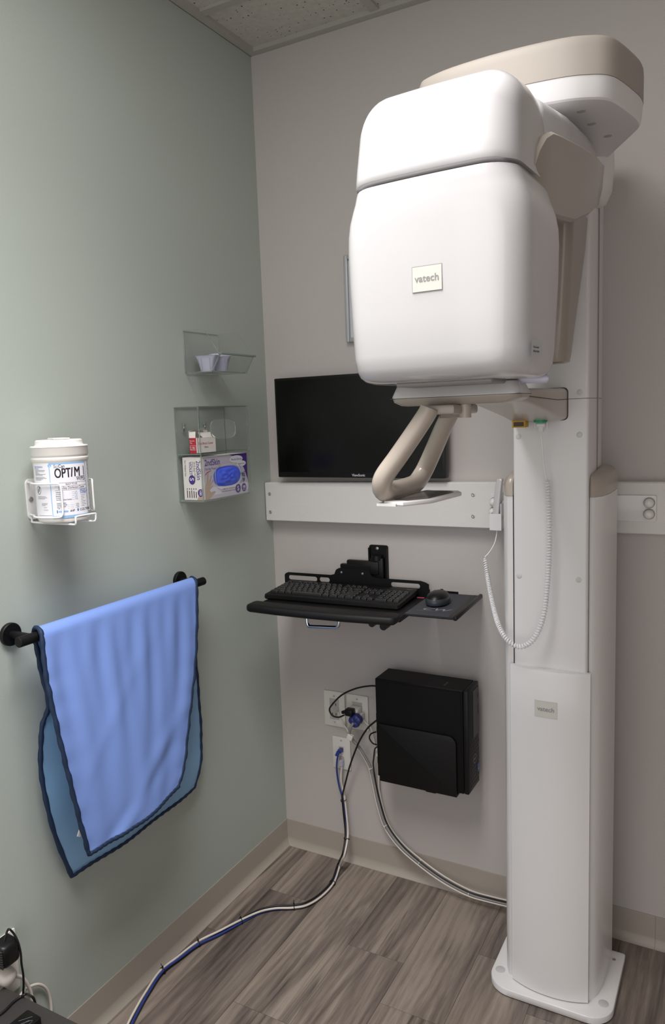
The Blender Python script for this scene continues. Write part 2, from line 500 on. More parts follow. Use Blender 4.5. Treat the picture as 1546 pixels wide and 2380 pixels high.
b = B(); acr_panel(b, [(y0+T_, 1.525), (y1-T_, 1.525), (y1-T_, 1.631), (y0+T_, 1.631)], .0002, .0002+T_, YZ); fixn(b); finish(b, 'back_panel', [M_acr, M_acre], t, smooth=0)
b = B(); acr_panel(b, [(.004, y0+T_), (.089, y0+T_), (.089, y1-T_), (.004, y1-T_)], 1.521, 1.521+T_, XY); fixn(b); finish(b, 'bottom_panel', [M_acr, M_acre], t, smooth=0)
b = B()
vv = [Vector((.089, y0+T_, 1.521)), Vector((.089, y1-T_, 1.521)), Vector((.117, y1-T_, 1.566)), Vector((.117, y0+T_, 1.566))]
off = Vector((-.0026, 0, .0014))
loft(b, [[p for p in vv], [p+off for p in vv]], 1, False, False)
f = b.faces.new([b.verts.new(p) for p in vv]); f = b.faces.new([b.verts.new(p+off) for p in reversed(vv)])
fixn(b); finish(b, 'front_panel', [M_acr, M_acre], t, smooth=0)
b = B(); box(b, .112, .124, y0-.002, y1+.002, 1.563, 1.568, 0, .001, 1)
finish(b, 'front_lip', M_acre, t, smooth=0)
def chin_cup(name_loc, label, rotz, scale=1.0, tilt=0.):
    t = thing('plastic_chin_cup', label, 'cup', name_loc, 'clear plastic chin cups in the bin')
    R = Matrix.Rotation(rotz, 3, 'Z') @ Matrix.Rotation(tilt, 3, 'X')
    b = B(); c = Vector(name_loc)
    rings = []
    for w, d, z in ((.030, .020, .0), (.034, .024, .012), (.040, .028, .026), (.052, .030, .034), (.058, .032, .036)):
        rings.append([c + R @ Vector((p[0], p[1], z*scale)) for p in rrect(-w*.5*scale, w*.5*scale, -d*.5*scale, d*.5*scale, .008, 4)])
    for w, d, z in ((.054, .028, .036), (.046, .022, .030), (.032, .018, .010)):
        rings.append([c + R @ Vector((p[0], p[1], z*scale)) for p in rrect(-w*.5*scale, w*.5*scale, -d*.5*scale, d*.5*scale, .008, 4)])
    loft(b, rings); fixn(b); finish(b, 'cup_body', M_clear, t, smooth=50)
    b = B()
    for s in (-1, 1):
        pts = [c + R @ Vector((s*.010*scale, -.0125*scale - .003*k/4, (.004 + .026*k/4)*scale)) for k in range(5)]
        tube(b, pts, .0016, 6)
    finish(b, 'rib', M_clear, t, smooth=50)
chin_cup((.046, -.345, 1.5245), 'frosted plastic chin cup lying at the near end of the acrylic bin', .35, 1.15)
chin_cup((.052, -.292, 1.5300), 'frosted plastic chin cup tipped against the far end of the acrylic bin', .5, 1.15, .30)

# ------------------------------------------------------------------ left wall: two tier acrylic holder
t = thing('acrylic_holder', 'two tier clear acrylic holder on the sage wall, lower of the two acrylic pieces', 'holder', (.04, -.33, 1.19))
hx, y0, y1, z0, z1, zs = .080, -.437, -.222, 1.190, 1.434, 1.311
b = B()
for ya, yb in ((y0, y0+T_), (y1-T_, y1)):
    acr_panel(b, [(.001, z0), (hx, z0), (hx, z1), (.001, z1)], ya, yb, XZ)
fixn(b); pieces(b, 'side_panel', [M_acr, M_acre], t, smooth=0)
b = B(); acr_panel(b, [(y0+T_, z0), (y1-T_, z0), (y1-T_, z1), (y0+T_, z1)], .0002, .0002+T_, YZ); fixn(b); finish(b, 'back_panel', [M_acr, M_acre], t, smooth=0)
b = B()
for zz in (z0, zs, z1-T_): acr_panel(b, [(.004, y0+T_), (hx-T_, y0+T_), (hx-T_, y1-T_), (.004, y1-T_)], zz, zz+T_, XY)
fixn(b); pieces(b, 'shelf_panel', [M_acr, M_acre], t, smooth=0)
# front panels with oval dispensing openings
def front_with_oval(bm, ya, yb, za, zb, cy, cz, ry, rz, xa, xb):
    n = 32; hole = []
    for k in range(n):
        a = 2*PI*k/n
        c_, s_ = math.cos(a), math.sin(a)
        hole.append((cy + ry*math.copysign(abs(c_)**.62, c_), cz + rz*math.copysign(abs(s_)**.62, s_)))
    def edge(k):
        a = 2*PI*k/n; c_, s_ = math.cos(a), math.sin(a)
        hy, hz = (yb-ya)/2, (zb-za)/2; my, mz = (ya+yb)/2, (za+zb)/2
        sc = min(hy/abs(c_) if abs(c_) > 1e-6 else 9, hz/abs(s_) if abs(s_) > 1e-6 else 9)
        return (my+c_*sc, mz+s_*sc)
    outer = [edge(k) for k in range(n)]
    cor = [(yb, zb), (ya, zb), (ya, za), (yb, za)]
    for c in cor:
        k = min(range(n), key=lambda q: math.hypot(outer[q][0]-c[0], outer[q][1]-c[1])); outer[k] = c
    for x in (xa, xb):
        H_ = [bm.verts.new((x, *p)) for p in hole]; O_ = [bm.verts.new((x, *p)) for p in outer]
        for k in range(n): bm.faces.new((H_[k], H_[(k+1) % n], O_[(k+1) % n], O_[k]))
    for ring in (hole, outer):
        A_ = [bm.verts.new((xa, *p)) for p in ring]; B_ = [bm.verts.new((xb, *p)) for p in ring]
        for k in range(n):
            f = bm.faces.new((A_[k], A_[(k+1) % n], B_[(k+1) % n], B_[k])); f.material_index = 1
b = B()
front_with_oval(b, y0+.0005, y1-.0005, zs+.001, z1, -.335, 1.374, .054, .026, hx-T_, hx)
front_with_oval(b, y0+.0005, y1-.0005, z0, zs-.001, -.322, 1.250, .058, .031, hx-T_, hx)
bmesh.ops.remove_doubles(b, verts=b.verts[:], dist=1e-5)
finish(b, 'front_panel', [M_acr, M_acre], t, smooth=0)
sc0 = None
for yy in (-.405, -.318):
    if sc0 is None:
        b = B(); lathe(b, [(.0035, .004), (.0045, .0045), (.0045, .0065), (.002, .0075)], (0, yy, 1.388), 'x', 14)
        tube(b, [(.0045, yy, 1.385), (.0045, yy, 1.379)], .0025, 8)
        tube(b, spline([(.0045, yy+.006*math.cos(a), 1.374+.006*math.sin(a)) for a in [2*PI*i/8 for i in range(8)]], 3, True), .0009, 6, closed=True)
        sc0 = finish(b, 'keyhole_screw', M_steel, t)
    else:
        o = sc0.copy(); COL.objects.link(o); o.location = (0, yy+.405, 0)

# bite block carton on the holder's shelf
t = thing('small_carton', 'opened small white and red carton on upper shelf of the acrylic holder', 'box', (.04, -.40, zs+T_))
cx0, cx1, cy0, cy1, cz = .036, .063, -.426, -.350, zs+T_
cz0 = cz+.0003; czt = cz0+.040
b = B()
w = .0008
box(b, cx0, cx1, cy0, cy0+w, cz0, czt); box(b, cx0, cx1, cy1-w, cy1, cz0, czt); box(b, cx1-w, cx1, cy0, cy1, cz0, czt)
box(b, cx0, cx0+w, cy0, cy1, cz0, czt+.018); box(b, cx0, cx1, cy0, cy1, cz0, cz0+w)
finish(b, 'carton_body', M_card, t, smooth=0)
b = B()
put_poly(b, [(0, 0), (.020, 0), (.018, 1), (0, 1)], lambda u, v: Vector((cx0+.001+u, cy0 + .004*v, czt+.016*v)))
put_poly(b, [(0, 0), (1, 0), (1, 1), (0, 1)], lambda u, v: Vector((cx1-.004*v-.012*v, cy0+.022+u*(cy1-cy0-.024), czt+.013*v)))
put_poly(b, [(0, 0), (1, 0), (1, 1), (0, 1)], lambda u, v: Vector((cx0+.001+.016*v, cy0+u*(cy1-cy0)*.75, czt+.018+.004*v)))
finish(b, 'flap', M_card, t, smooth=0)
b = B()
fn = lambda u, v: Vector((cx0+u, cy0-.0003, cz0+v))
put_rect(b, .001, .023, .0005, .040, fn, 0)
put_text(b, 'Disposable', .0048, lambda u, v: fn(.002+u, .031+v)+Vector((0, -.0003, 0)), 1, sx=.75)
put_text(b, 'Film', .0048, lambda u, v: fn(.002+u, .0255+v)+Vector((0, -.0003, 0)), 1)
put_text(b, '2.78', .011, lambda u, v: fn(.003+u, .010+v)+Vector((0, -.0003, 0)), 1, sx=.75)
for q in ((.002, .021, .0085, .0090), (.002, .021, .0205, .0210), (.002, .0025, .0085, .021), (.0205, .021, .0085, .021)): put_rect(b, *q, lambda u, v: fn(u, v)+Vector((0, -.0003, 0)), 1)
fn2 = lambda u, v: Vector((cx1+.0003, cy0+u, cz0+v))
put_text(b, 'Bite Block Cover', .0088, lambda u, v: fn2(.003+u, .022+v), 0)
put_text(b, '300pcs', .0065, lambda u, v: fn2(.026+u, .013+v), 2)
finish(b, 'printed_side', [M_red, M_card, M_text], t, smooth=0)

# glove box in the lower tier
gx0, gx1, gy0, gy1, gz0, gz1 = .010, .074, -.427, -.229, z0+T_+.0003, 1.304
t = thing('glove_box', 'white and lilac glove carton in lower tier of acrylic holder', 'box', (.042, -.328, gz0))
b = B(); box(b, gx0, gx1, gy0, gy1, gz0, gz1, 0, .0006, 1); finish(b, 'carton_body', M_card, t, smooth=0)
fF = lambda u, v, e=0.: Vector((gx1+.0003+e, gy0+u, gz0+v))       # front face, u 0...198 mm
fS = lambda u, v, e=0.: Vector((gx0+u, gy0-.0003-e, gz0+v))        # narrow end, u 0...64 mm
b = B()
W_, Hh = gy1-gy0, gz1-gz0
put_rect(b, .006, W_, 0, Hh, fF, 0)                                 # lilac face
arc = [(.105+.093*i/10, Hh - .0*i - .044*(i/10)**2.2) for i in range(11)]
put_poly(b, [(.198, Hh)] + [(u, v) for u, v in [(.115, Hh), (.14, Hh-.006), (.165, Hh-.020), (.183, Hh-.042), (.198, Hh-.075)]], lambda u, v: fF(u, v, .0001), 1)
put_rect(b, .012, .198, .010, .030, lambda u, v: fF(u, v, .0001), 3)
put_text(b, '2ndSkin', .023, lambda u, v: fF(.010+u, .088+v, .0002), 2, bold=.018, sx=.9)
put_text(b, 'Nitrile Powder-Free', .0098, lambda u, v: fF(.010+u, .076+v, .0002), 2, sx=.95)
put_poly(b, [(.010, .066), (.020, .072), (.036, .0745), (.036, .0735), (.020, .070), (.012, .064)], lambda u, v: fF(u, v, .0002), 4)
put_poly(b, ell(.148, .097, .030, .010), lambda u, v: fF(u, v, .0003), 5)
put_poly(b, ell(.170, .0835, .022, .008), lambda u, v: fF(u, v, .0004), 5)
put_text(b, 'Nitrile Gloves', .0085, lambda u, v: fF(.148+u, .094+v, .0006), 2, align='CENTER')
put_text(b, 'Powder Free', .0058, lambda u, v: fF(.170+u, .0815+v, .0006), 2, align='CENTER')
put_text(b, 'Single Use, Non-Sterile', .0056, lambda u, v: fF(.108+u, .020+v, .0003), 6, align='CENTER')
put_text(b, 'Medical Examination Gloves', .0056, lambda u, v: fF(.108+u, .0125+v, .0003), 6, align='CENTER')
put_poly(b, ell(.150, .0165, .0125, .0125), lambda u, v: fF(u, v, .0003), 1)
put_text(b, 'S', .018, lambda u, v: fF(.150+u, .0105+v, .0005), 5, align='CENTER', bold=.02)
put_poly(b, ell(.178, .0165, .0115, .0115), lambda u, v: fF(u, v, .0003), 1)
put_text(b, '100', .010, lambda u, v: fF(.178+u, .015+v, .0005), 5, align='CENTER', bold=.02)
put_text(b, 'gloves', .005, lambda u, v: fF(.178+u, .010+v, .0005), 5, align='CENTER')
for i in range(46):                                                  # lavender sprig
    a = random.random(); put_poly(b, ell(.178+random.uniform(-.009, .009)*(1-.6*a), .060-.026*a+random.uniform(-.002, .002), .0016, .0013, 6), lambda u, v: fF(u, v, .0003+.000002*i), 1)
put_poly(b, [(.1755, .034), (.1765, .060), (.1775, .060), (.1765, .034)], lambda u, v: fF(u, v, .00025), 7)
put_poly(b, ell(.168, .056, .004, .006, 8), lambda u, v: fF(u, v, .00025), 7)
# printed hand wrapping the corner
hand = [(.006, 0), (.006, .030), (.014, .046), (.020, .070), (.024, .070), (.022, .046), (.026, .050), (.034, .062), (.037, .060), (.028, .040), (.036, .046), (.042, .050), (.043, .047), (.028, .032), (.034, .034), (.040, .036), (.041, .033), (.026, .024), (.030, .018), (.048, .020), (.050, .016), (.034, .008), (.024, 0)]
for i in range(len(hand)-2): pass
put_poly(b, hand, lambda u, v: fF(u, v, .00025), 8)
put_poly(b, [(.042, 0), (.064, 0), (.064, .034), (.058, .030)], lambda u, v: fS(u, v, .0001), 8)
rot = lambda cu, cv: (lambda u, v: fS(cu+v, cv-u, .0002))             # lettering turned a quarter
put_text(b, 'VIOLET', .0125, rot(.022, .100), 2, bold=.012, sx=.85)
put_text(b, '2ndSkin', .020, rot(.045, .103), 2, bold=.01, sx=.8)
put_text(b, 'Nitrile Exam Gloves', .0055, rot(.038, .100), 6)
put_text(b, 'Powder Free', .0050, rot(.033, .100), 6)
put_text(b, 'For Medical Use', .0062, rot(.007, .103), 6)
put_poly(b, ell(.029, .053, .0105, .0125), lambda u, v: fS(u, v, .0001), 1)
put_text(b, 'S', .018, rot(.0225, .0585), 5, bold=.02)
put_poly(b, ell(.054, .019, .0085, .010), lambda u, v: fS(u, v, .0002), 1)
put_text(b, '100', .0095, lambda u, v: fS(.0555+v-.004, .027-u, .0004), 5, bold=.02)
for i, wv in enumerate((.024, .022, .024, .022, .020)):
    put_rect(b, .010+i*.0072, .0125+i*.0072, .006, .006+wv*.8, lambda u, v: fS(u, v, .0001), 6)
    put_rect(b, .010+i*.0072, .0125+i*.0072, .0275, .031, lambda u, v: fS(u, v, .0001), 6)
fixn(b)
finish(b, 'printed_face', [M_glovebox, M_purple, M_violet, M_pale, M_red, M_label, M_text, M_green, M_skin], t, smooth=0)
# blue gloves showing in the oval opening
b = B(); n1, n2 = 12, 36
rings = []
for i in range(n1):
    r = 1 - i/(n1-.2)
    ring = []
    for k in range(n2):
        a = 2*PI*k/n2; c_, s_ = math.cos(a), math.sin(a)
        yy = -.323 + .060*r*math.copysign(abs(c_)**.75, c_); zz = 1.248 + .0265*r*math.copysign(abs(s_)**.75, s_)
        h = .010*(1-r**3) + .0032*math.sin(5*a+9*r)*r*(1-r)*4*.6 + .002*math.sin(3*a-14*r)*(1-r**2)
        ring.append(Vector((gx1-.0004+max(.0009, h*.55+.001), yy, zz)))
    rings.append(ring)
loft(b, rings, 0, False, True); fixn(b)
tag(finish(b, 'glove', M_glove, t, smooth=60), 'blue nitrile glove bulging in the oval opening')
t['label'] = 'lilac and white glove carton with blue gloves, lower tier of the acrylic holder'

# ------------------------------------------------------------------ wipes tub and its wire bracket
WR = .0538; WC = at(144, 1118, 'x', .0535+.023); WC.z = 0; wz0, wz1 = 1.2055, 1.368
t = thing('wipes_tub', 'white tub of disinfectant wipes held in a white wire bracket', 'tub', (WC.x, WC.y, wz0))
b = B()
lathe(b, [(WR-.010, 0), (WR-.004, .003), (WR-.002, .008), (WR-.003, .013), (WR-.0012, .016), (WR-.0012, .120), (WR, .1225), (WR+.0015, .126), (WR+.0015, .129), (WR-.001, .131), (WR-.001, .137)], (WC.x, WC.y, wz0), 'z', 96)
finish(b, 'tub_body', M_tubw, t, smooth=40)
b = B()
lathe(b, [(WR-.004, .134), (WR+.0005, .134), (WR+.0015, .136), (WR+.0008, .1495), (WR+.002, .1515), (WR+.001, .1535), (WR-.006, .154), (WR-.008, .1565), (WR-.0085, .163), (WR-.011, .1655), (.02, .166), (.0005, .166)], (WC.x, WC.y, wz0), 'z', 64)
lid = finish(b, 'lid', M_tubw, t, smooth=40)
b = B(); box(b, -.030, .030, -.016, .016, 0, .0025, 0, .001, 1)
Rm = Matrix.Rotation(math.radians(-30), 3, 'Z')
for v in b.verts: v.co = Rm @ v.co + Vector((WC.x, WC.y, wz0+.1662))
finish(b, 'lid_flap', M_tubw, lid)
PH0 = math.radians(-41.3)
def tubmap(e=.0004):
    def fn(u, z): # u arc metres to the right of the line facing the camera
        a = PH0 + u/WR
        r = WR - .0012 + e
        return Vector((WC.x + r*math.cos(a), WC.y + r*math.sin(a), wz0+z))
    return fn
def U(px): return WR*math.asin(max(-.995, min(.995, (px-139)/67.5)))
def Zz(py): return .1655*(1 - (py-1022)/(1218-1022)) 
def pz(zx, zy): return U(30+zx/7.027), Zz(1000+zy/7.027)
b = B()
fnl = tubmap(.0003)
u0 = U(110.2); u1 = U(196.5)
put_rect(b, U(74), u0, Zz(1068), Zz(1204), fnl, 0, 10)
put_rect(b, u0, u1, Zz(1071.5), Zz(1205), tubmap(.00035), 1, 16)
u0b = u0+.0018
put_rect(b, u0b, u1-.0015, Zz(1199), Zz(1079), tubmap(.0005), 5, 16)
put_poly(b, ell(u0b, Zz(1081), .004, .003, 12), tubmap(.00055), 1)
put_rect(b, u1+.0015, U(203.5), Zz(1076), Zz(1194), fnl, 0, 4)
def fit(s_, zx0, zx1, zy, size, mi=2, **k):
    ua, z = pz(zx0, zy); ub, _ = pz(zx1, zy)
    vs, _f = text2d(s_, size, **k); w_ = max(v[0] for v in vs)
    put_text(b, s_, size, lambda u, v: tubmap(.00065)(ua+u, z+v), mi, sx=(ub-ua)/w_, **k)
def line(zx0, zx1, zy, th=.0006, mi=3):
    ua, z = pz(zx0, zy); ub, _ = pz(zx1, zy); put_rect(b, ua, ub, z-th/2, z+th/2, tubmap(.00065), mi, max(2, int((ub-ua)/.006)))
def lab(s, zx, zy, size, mi=2, **k):
    ua, z = pz(zx, zy); put_text(b, s, size, lambda u, v: tubmap(.00065)(ua+u, z+v), mi, **k)
fit('Sci', 640, 716, 608, .0092, 2, shear=.12); fit('Can', 722, 826, 608, .0092, 2, bold=.012)
for du in (-3.5, 0, 3.5):
    for dv in (-2.5, 2.5):
        fit('OPT', 648+du, 920+du, 770+dv, .0265, 2); fit('I', 914+du, 956+du, 764+dv, .0265, 2, shear=.2); fit('M', 972+du, 1074+du, 760+dv, .0265, 2, shear=.05)
        if du < 3: fit('1', 1122+du, 1146+du, 753+dv, .0265, 2)
fit('WIPES', 1008, 1155, 833, .0120, 2, bold=.010)
line(640, 1170, 858); fit('READY TO USE', 820, 1015, 897, .0052, 2); line(640, 1170, 915)
fit('One-Step Disinfectant Cleaner', 690, 1132, 962, .0074, 2); line(640, 1170, 978)
for i, (s, v) in enumerate((('Tuberculocidal', '1 min.'), ('Virucidal', '30 sec.'), ('Bactericidal', '1 min.'), ('Fungicidal', '30 sec.'), ('Non-Food Contact Sanitizer', '10 sec.'))):
    zy = 1020+i*31; fit(s, 645, 645+(120, 85, 105, 90, 265)[i], zy, .0036, 2, bold=.01); line(915, 955, zy-4, .0003); fit(v, 960, 1010, zy, .0036, 4)
for i, (s, v) in enumerate((('Active Ingredient:', ''), ('Hydrogen Peroxide', '0.5%'), ('Inert Ingredients', '99.5%'), ('Total', '100.0%'))):
    zy = 1200+i*28; fit(s, 650, 650+(155, 170, 150, 48)[i], zy, .0036, 2, bold=.01)
    if v: fit(v, 975, 1018, zy, .0034, 2)
    if v: line(830, 980, zy-2, .0003)
fit('KEEP OUT', 1052, 1150, 1004, .0044, 4, bold=.012); fit('OF REACH OF', 1052, 1178, 1030, .0044, 4, bold=.012); fit('CHILDREN', 1055, 1155, 1056, .0044, 4, bold=.012)
for i in range(8): line(1062, 1062+(70, 55, 60, 40, 75, 60, 80, 50)[i], 1080+i*26, .0006, 6)
fit('AHP', 862, 942, 1342, .0062, 2, bold=.02, shear=.2); fit('COLTENE', 1028, 1195, 1338, .0066, 2, bold=.015)
ua, z = pz(985, 1340); put_rect(b, ua, ua+.003, z, z+.005, tubmap(.00065), 4)
ua, z = pz(640, 1345); put_rect(b, ua, ua+.002, z-.001, z+.005, tubmap(.00065), 4); put_rect(b, ua+.003, ua+.022, z, z+.0035, tubmap(.0006), 1, 4)
# left column of small print
fit('DENTAL AND SURGICAL', 330, 465, 596, .0036, 4, bold=.01); fit('Directions', 330, 395, 624, .0034, 4, bold=.01)
for i, w_ in enumerate((165, 150, 40, 70, 170, 120, 0, 150, 180, 120, 90)):
    if w_: line(335, 335+w_, 642+i*16, .0006, 6)
for i, w_ in enumerate((130, 150, 110)): line(350, 350+w_, 1075+i*18, .0006, 6)
for i, w_ in enumerate((100, 90, 60)): line(400, 400+w_, 1185+i*18, .0006, 6)
line(430, 480, 1255, .0006, 6); line(430, 500, 1295, .0006, 6); line(345, 560, 1388, .0006, 6)
ua, z = pz(372, 967)                                                  # round pictogram of a walking figure
for k in range(20):
    a, c = 2*PI*k/20, 2*PI*(k+1)/20
    put_poly(b, [(ua+.0062*math.cos(a), z+.0085*math.sin(a)), (ua+.0062*math.cos(c), z+.0085*math.sin(c)), (ua+.0055*math.cos(c), z+.0077*math.sin(c)), (ua+.0055*math.cos(a), z+.0077*math.sin(a))], tubmap(.00065), 2)
put_poly(b, [(ua-.001, z-.005), (ua+.0015, z-.001), (ua+.001, z+.003), (ua-.0015, z+.001)], tubmap(.00065), 2)
put_poly(b, ell(ua+.001, z+.0048, .0012, .0014, 8), tubmap(.00065), 2)
put_poly(b, [(ua-.004, z-.0055), (ua-.0035, z-.006), (ua+.004, z+.0055), (ua+.0035, z+.006)], tubmap(.0007), 2)
for i in range(34):                                                   # tiny vertical print on the far edge
    zz = Zz(1078)-(Zz(1078)-Zz(1190))*i/34; put_rect(b, U(201.3), U(202.6+(i*7 % 3)*.25), zz-.001, zz, tubmap(.0006), 6)
finish(b, 'printed_label', [M_label, M_lblue, M_lnavy, M_lgrey, M_lmid, M_label, M_lgrey], t, smooth=0)

t = thing('wire_bracket', 'white wire wall bracket holding the wipes tub', 'bracket', (.004, WC.y, 1.20))
b = B(); ring = rrect(WC.y-.029, WC.y+.029, 1.208, 1.292, .010, 5); slab(b, ring, .0002, .003, YZ); fixn(b); finish(b, 'back_plate', M_wire, t)
b = B()
for yy in (WC.y-.020, WC.y+.020): lathe(b, [(.0055, .003), (.005, .005), (.002, .006)], (0, yy, 1.250), 'x', 14)
pieces(b, 'screw', M_steel, t)
rw = WR+.0045
def arcpt(deg, z): a = math.radians(deg); return Vector((WC.x+rw*math.cos(a), WC.y+rw*math.sin(a), z))
for s in (-1, 1):
    zt, zb = 1.286, 1.219
    top = [Vector((.0045, WC.y+s*.024, zt)), Vector((.012, WC.y+s*.029, zt))] + [arcpt(s*d, zt) for d in (140, 126, 112, 98, 84, 70, 58)]
    bot = [Vector((.0045, WC.y+s*.024, zb)), Vector((.012, WC.y+s*.029, zb))] + [arcpt(s*d, zb) for d in (140, 126, 112, 98, 84, 70, 58)]
    mid = [arcpt(s*49, zt-.001), arcpt(s*45, zt-.006), arcpt(s*44, zt-.016), arcpt(s*44, (zt+zb)/2), arcpt(s*44, zb+.016), arcpt(s*45, zb+.006), arcpt(s*49, zb+.001)]
    b = B(); tube(b, spline(top+mid+bot[::-1], 4), .0021, 8); finish(b, 'side_loop', M_wire, t, smooth=60)
b = B()
zb = wz0-.0028
fx = WC.x+WR+.006; hw = .024
pts = [(.005, WC.y-hw, 1.215), (.007, WC.y-hw, zb+.004), (.014, WC.y-hw, zb), (WC.x+.03, WC.y-hw, zb), (fx-.006, WC.y-.025, zb), (fx-.001, WC.y-.026, zb+.003), (fx, WC.y-.026, zb+.013), (fx, WC.y-.022, zb+.016), (fx, WC.y+.022, zb+.016), (fx, WC.y+.026, zb+.013), (fx-.001, WC.y+.026, zb+.003), (fx-.006, WC.y+.025, zb), (WC.x+.03, WC.y+hw, zb), (.014, WC.y+hw, zb), (.007, WC.y+hw, zb+.004), (.005, WC.y+hw, 1.215)]
tube(b, spline(pts, 4), .0021, 8); finish(b, 'bottom_loop', M_wire, t, smooth=60)

# ------------------------------------------------------------------ towel bar with lead apron
BX, BZ, BRAD = .070, .985, .0105
t = thing('towel_bar', 'black wall mounted bar on round flanges on the sage wall', 'bar', (0, -.72, BZ))
b = B(); cyl(b, (BX, -1.016, BZ), (BX, -.444, BZ), BRAD, 24)
bmesh.ops.bevel(b, geom=[e for e in b.edges if len({round(v.co.y, 4) for v in e.verts}) == 1 and abs(e.verts[0].co.y+.73) > .28], offset=.001, segments=1, affect='EDGES')
finish(b, 'rod', M_black, t)
for yy in (-.981, -.459):
    b = B(); lathe(b, [(.023, .0005), (.0235, .0015), (.0235, .008), (.022, .0095), (.010, .0095)], (0, yy, BZ), 'x', 32); finish(b, 'flange', M_black, t)
    b = B(); cyl(b, (.009, yy, BZ), (BX, yy, BZ), .0078, 18); finish(b, 'post', M_black, t)

# the apron: one sheet hung over the rod. Edges as (y, z) polylines, depth x along each
ZT = BZ+BRAD+.002
def P2(pts, ax, xs):
    out = []
    for (px, py), x in zip(pts, xs): out.append(at(px, py, 'x', x))
    return out
fl = P2([(97, 1478), (104, 1560), (120, 1640), (142, 1735), (163, 1820), (186, 1910), (207, 1985)], 'x', [.0872, .095, .104, .113, .120, .126, .130])
fr = P2([(456, 1364), (456, 1450), (453, 1540), (445, 1620), (436, 1700), (428, 1775), (414, 1828)], 'x', [.0872, .094, .100, .108, .115, .121, .126])
bl = P2([(80, 1485), (95, 1555), (112, 1640), (97, 1700), (97, 1800), (118, 1915), (166, 2036)], 'x', [.0528, .049, .044, .036, .030, .026, .022])
br = P2([(444, 1376), (452, 1460), (455, 1545), (463, 1625), (466, 1700), (465, 1760), (452, 1830)], 'x', [.0528, .049, .044, .037, .032, .028, .024])
# bottoms bow slightly
NU, NV = 64, 44
def edge(pts, v):
    s = spline(pts, 12); k = v*(len(s)-1); i = min(int(k), len(s)-2); f = k-i
    return s[i].lerp(s[i+1], f)
def sheet(lft, rgt, sgn):
    rows = []
    for j in range(NV+1):
        v = j/NV; a = edge(lft, v); c = edge(rgt, v); row = []
        for i in range(NU+1):
            u = i/NU; p = a.lerp(c, u)
            if sgn > 0:
                g = math.sin(PI*min(1, u*1.0))
                rip = .0026*math.sin(2*PI*(5.2*u + .35*v) + 1.0)*(1-v)**.7*min(1, v*5) + .0022*math.sin(2*PI*(9*u-.5*v)+.4)*max(0, 1-v*1.6)*min(1, v*8)
                rip += .0055*math.sin(2*PI*(1.25*u - .7*v)+.8)*v*g
                dg = (u*.8 + v*1.1); rip += .0052*math.exp(-((dg-1.35)/.07)**2)*min(1, v*2)*g + .004*math.exp(-((u*.9+v*.9-.72)/.05)**2)*v*g - .004*math.exp(-((u*.5+v*1.2-1.28)/.06)**2)*g
                dr = min(u, 1-u)
                rip += .0011*math.sin(v*NV*1.15)*math.exp(-dr*16)*min(1, v*4)
                p = p + Vector((rip + .004*g*v, 0, -.012*math.sin(PI*u)*v**5))
            else:
                g = math.sin(PI*u)
                rip = .0035*math.sin(2*PI*(2*u+1.5*v))*v + .0016*math.sin(v*26+u*4)*math.exp(-min(u, 1-u)*5)
                p = p + Vector((rip*.8, 0, -.010*g*v**5))
            row.append(p)
        rows.append(row)
    return rows
F = sheet(fl, fr, 1); Bk = sheet(bl, br, -1)
rows = [r for r in reversed(Bk)]
for k in range(1, 8):
    a = PI*(1-k/8)
    row = []
    for i in range(NU+1):
        q0, q1 = Bk[0][i], F[0][i]; tt = k/8
        base = q0.lerp(q1, tt)
        row.append(Vector((BX + .0168*math.cos(a), base.y, BZ + .0168*math.sin(a))))
    rows.append(row)
rows += F
b = B(); V = [[b.verts.new(p) for p in r] for r in rows]
nb = len(Bk)
for j in range(len(V)-1):
    for i in range(NU):
        f = b.faces.new((V[j][i], V[j][i+1], V[j+1][i+1], V[j+1][i]))
b.normal_update(); b.faces.ensure_lookup_table()
if b.faces[len(b.faces)-NU//2].normal.x < 0: bmesh.ops.reverse_faces(b, faces=b.faces[:])
t = thing('lead_apron', 'periwinkle blue x-ray apron with navy binding hung over the black bar', 'apron', (BX, -.72, BZ))
o = finish(b, 'apron_sheet', [M_apron, M_lining], t, smooth=80)
sm = o.modifiers.new('thick', 'SOLIDIFY'); sm.thickness = .0035; sm.offset = 0; sm.material_offset = 1; sm.material_offset_rim = 1
loop = [r[0] for r in rows] + rows[-1][1:] + [r[-1] for r in reversed(rows)][1:] + list(reversed(rows[0]))[1:-1]
bl2 = []
for i, p in enumerate(loop):
    bl2.append(p + Vector((.0, 0, 0)))
b = B()
rad = [.0050 + .0008*math.sin(i*1.9) for i in range(len(bl2))]
tube(b, bl2, rad, 8, closed=True)
for v in b.verts: pass
finish(b, 'binding', M_navy, t, smooth=60)
b = B(); c = at(184, 1938, 'x', .060)
tube(b, [c+Vector((0, .006, .030)), c+Vector((.001, .003, .010)), c+Vector((0, -.001, -.002)), c+Vector((0, .004, -.006))], [.003, .0035, .006, .003], 8, flat=.4); finish(b, 'white_tab', M_wire, t, smooth=60)

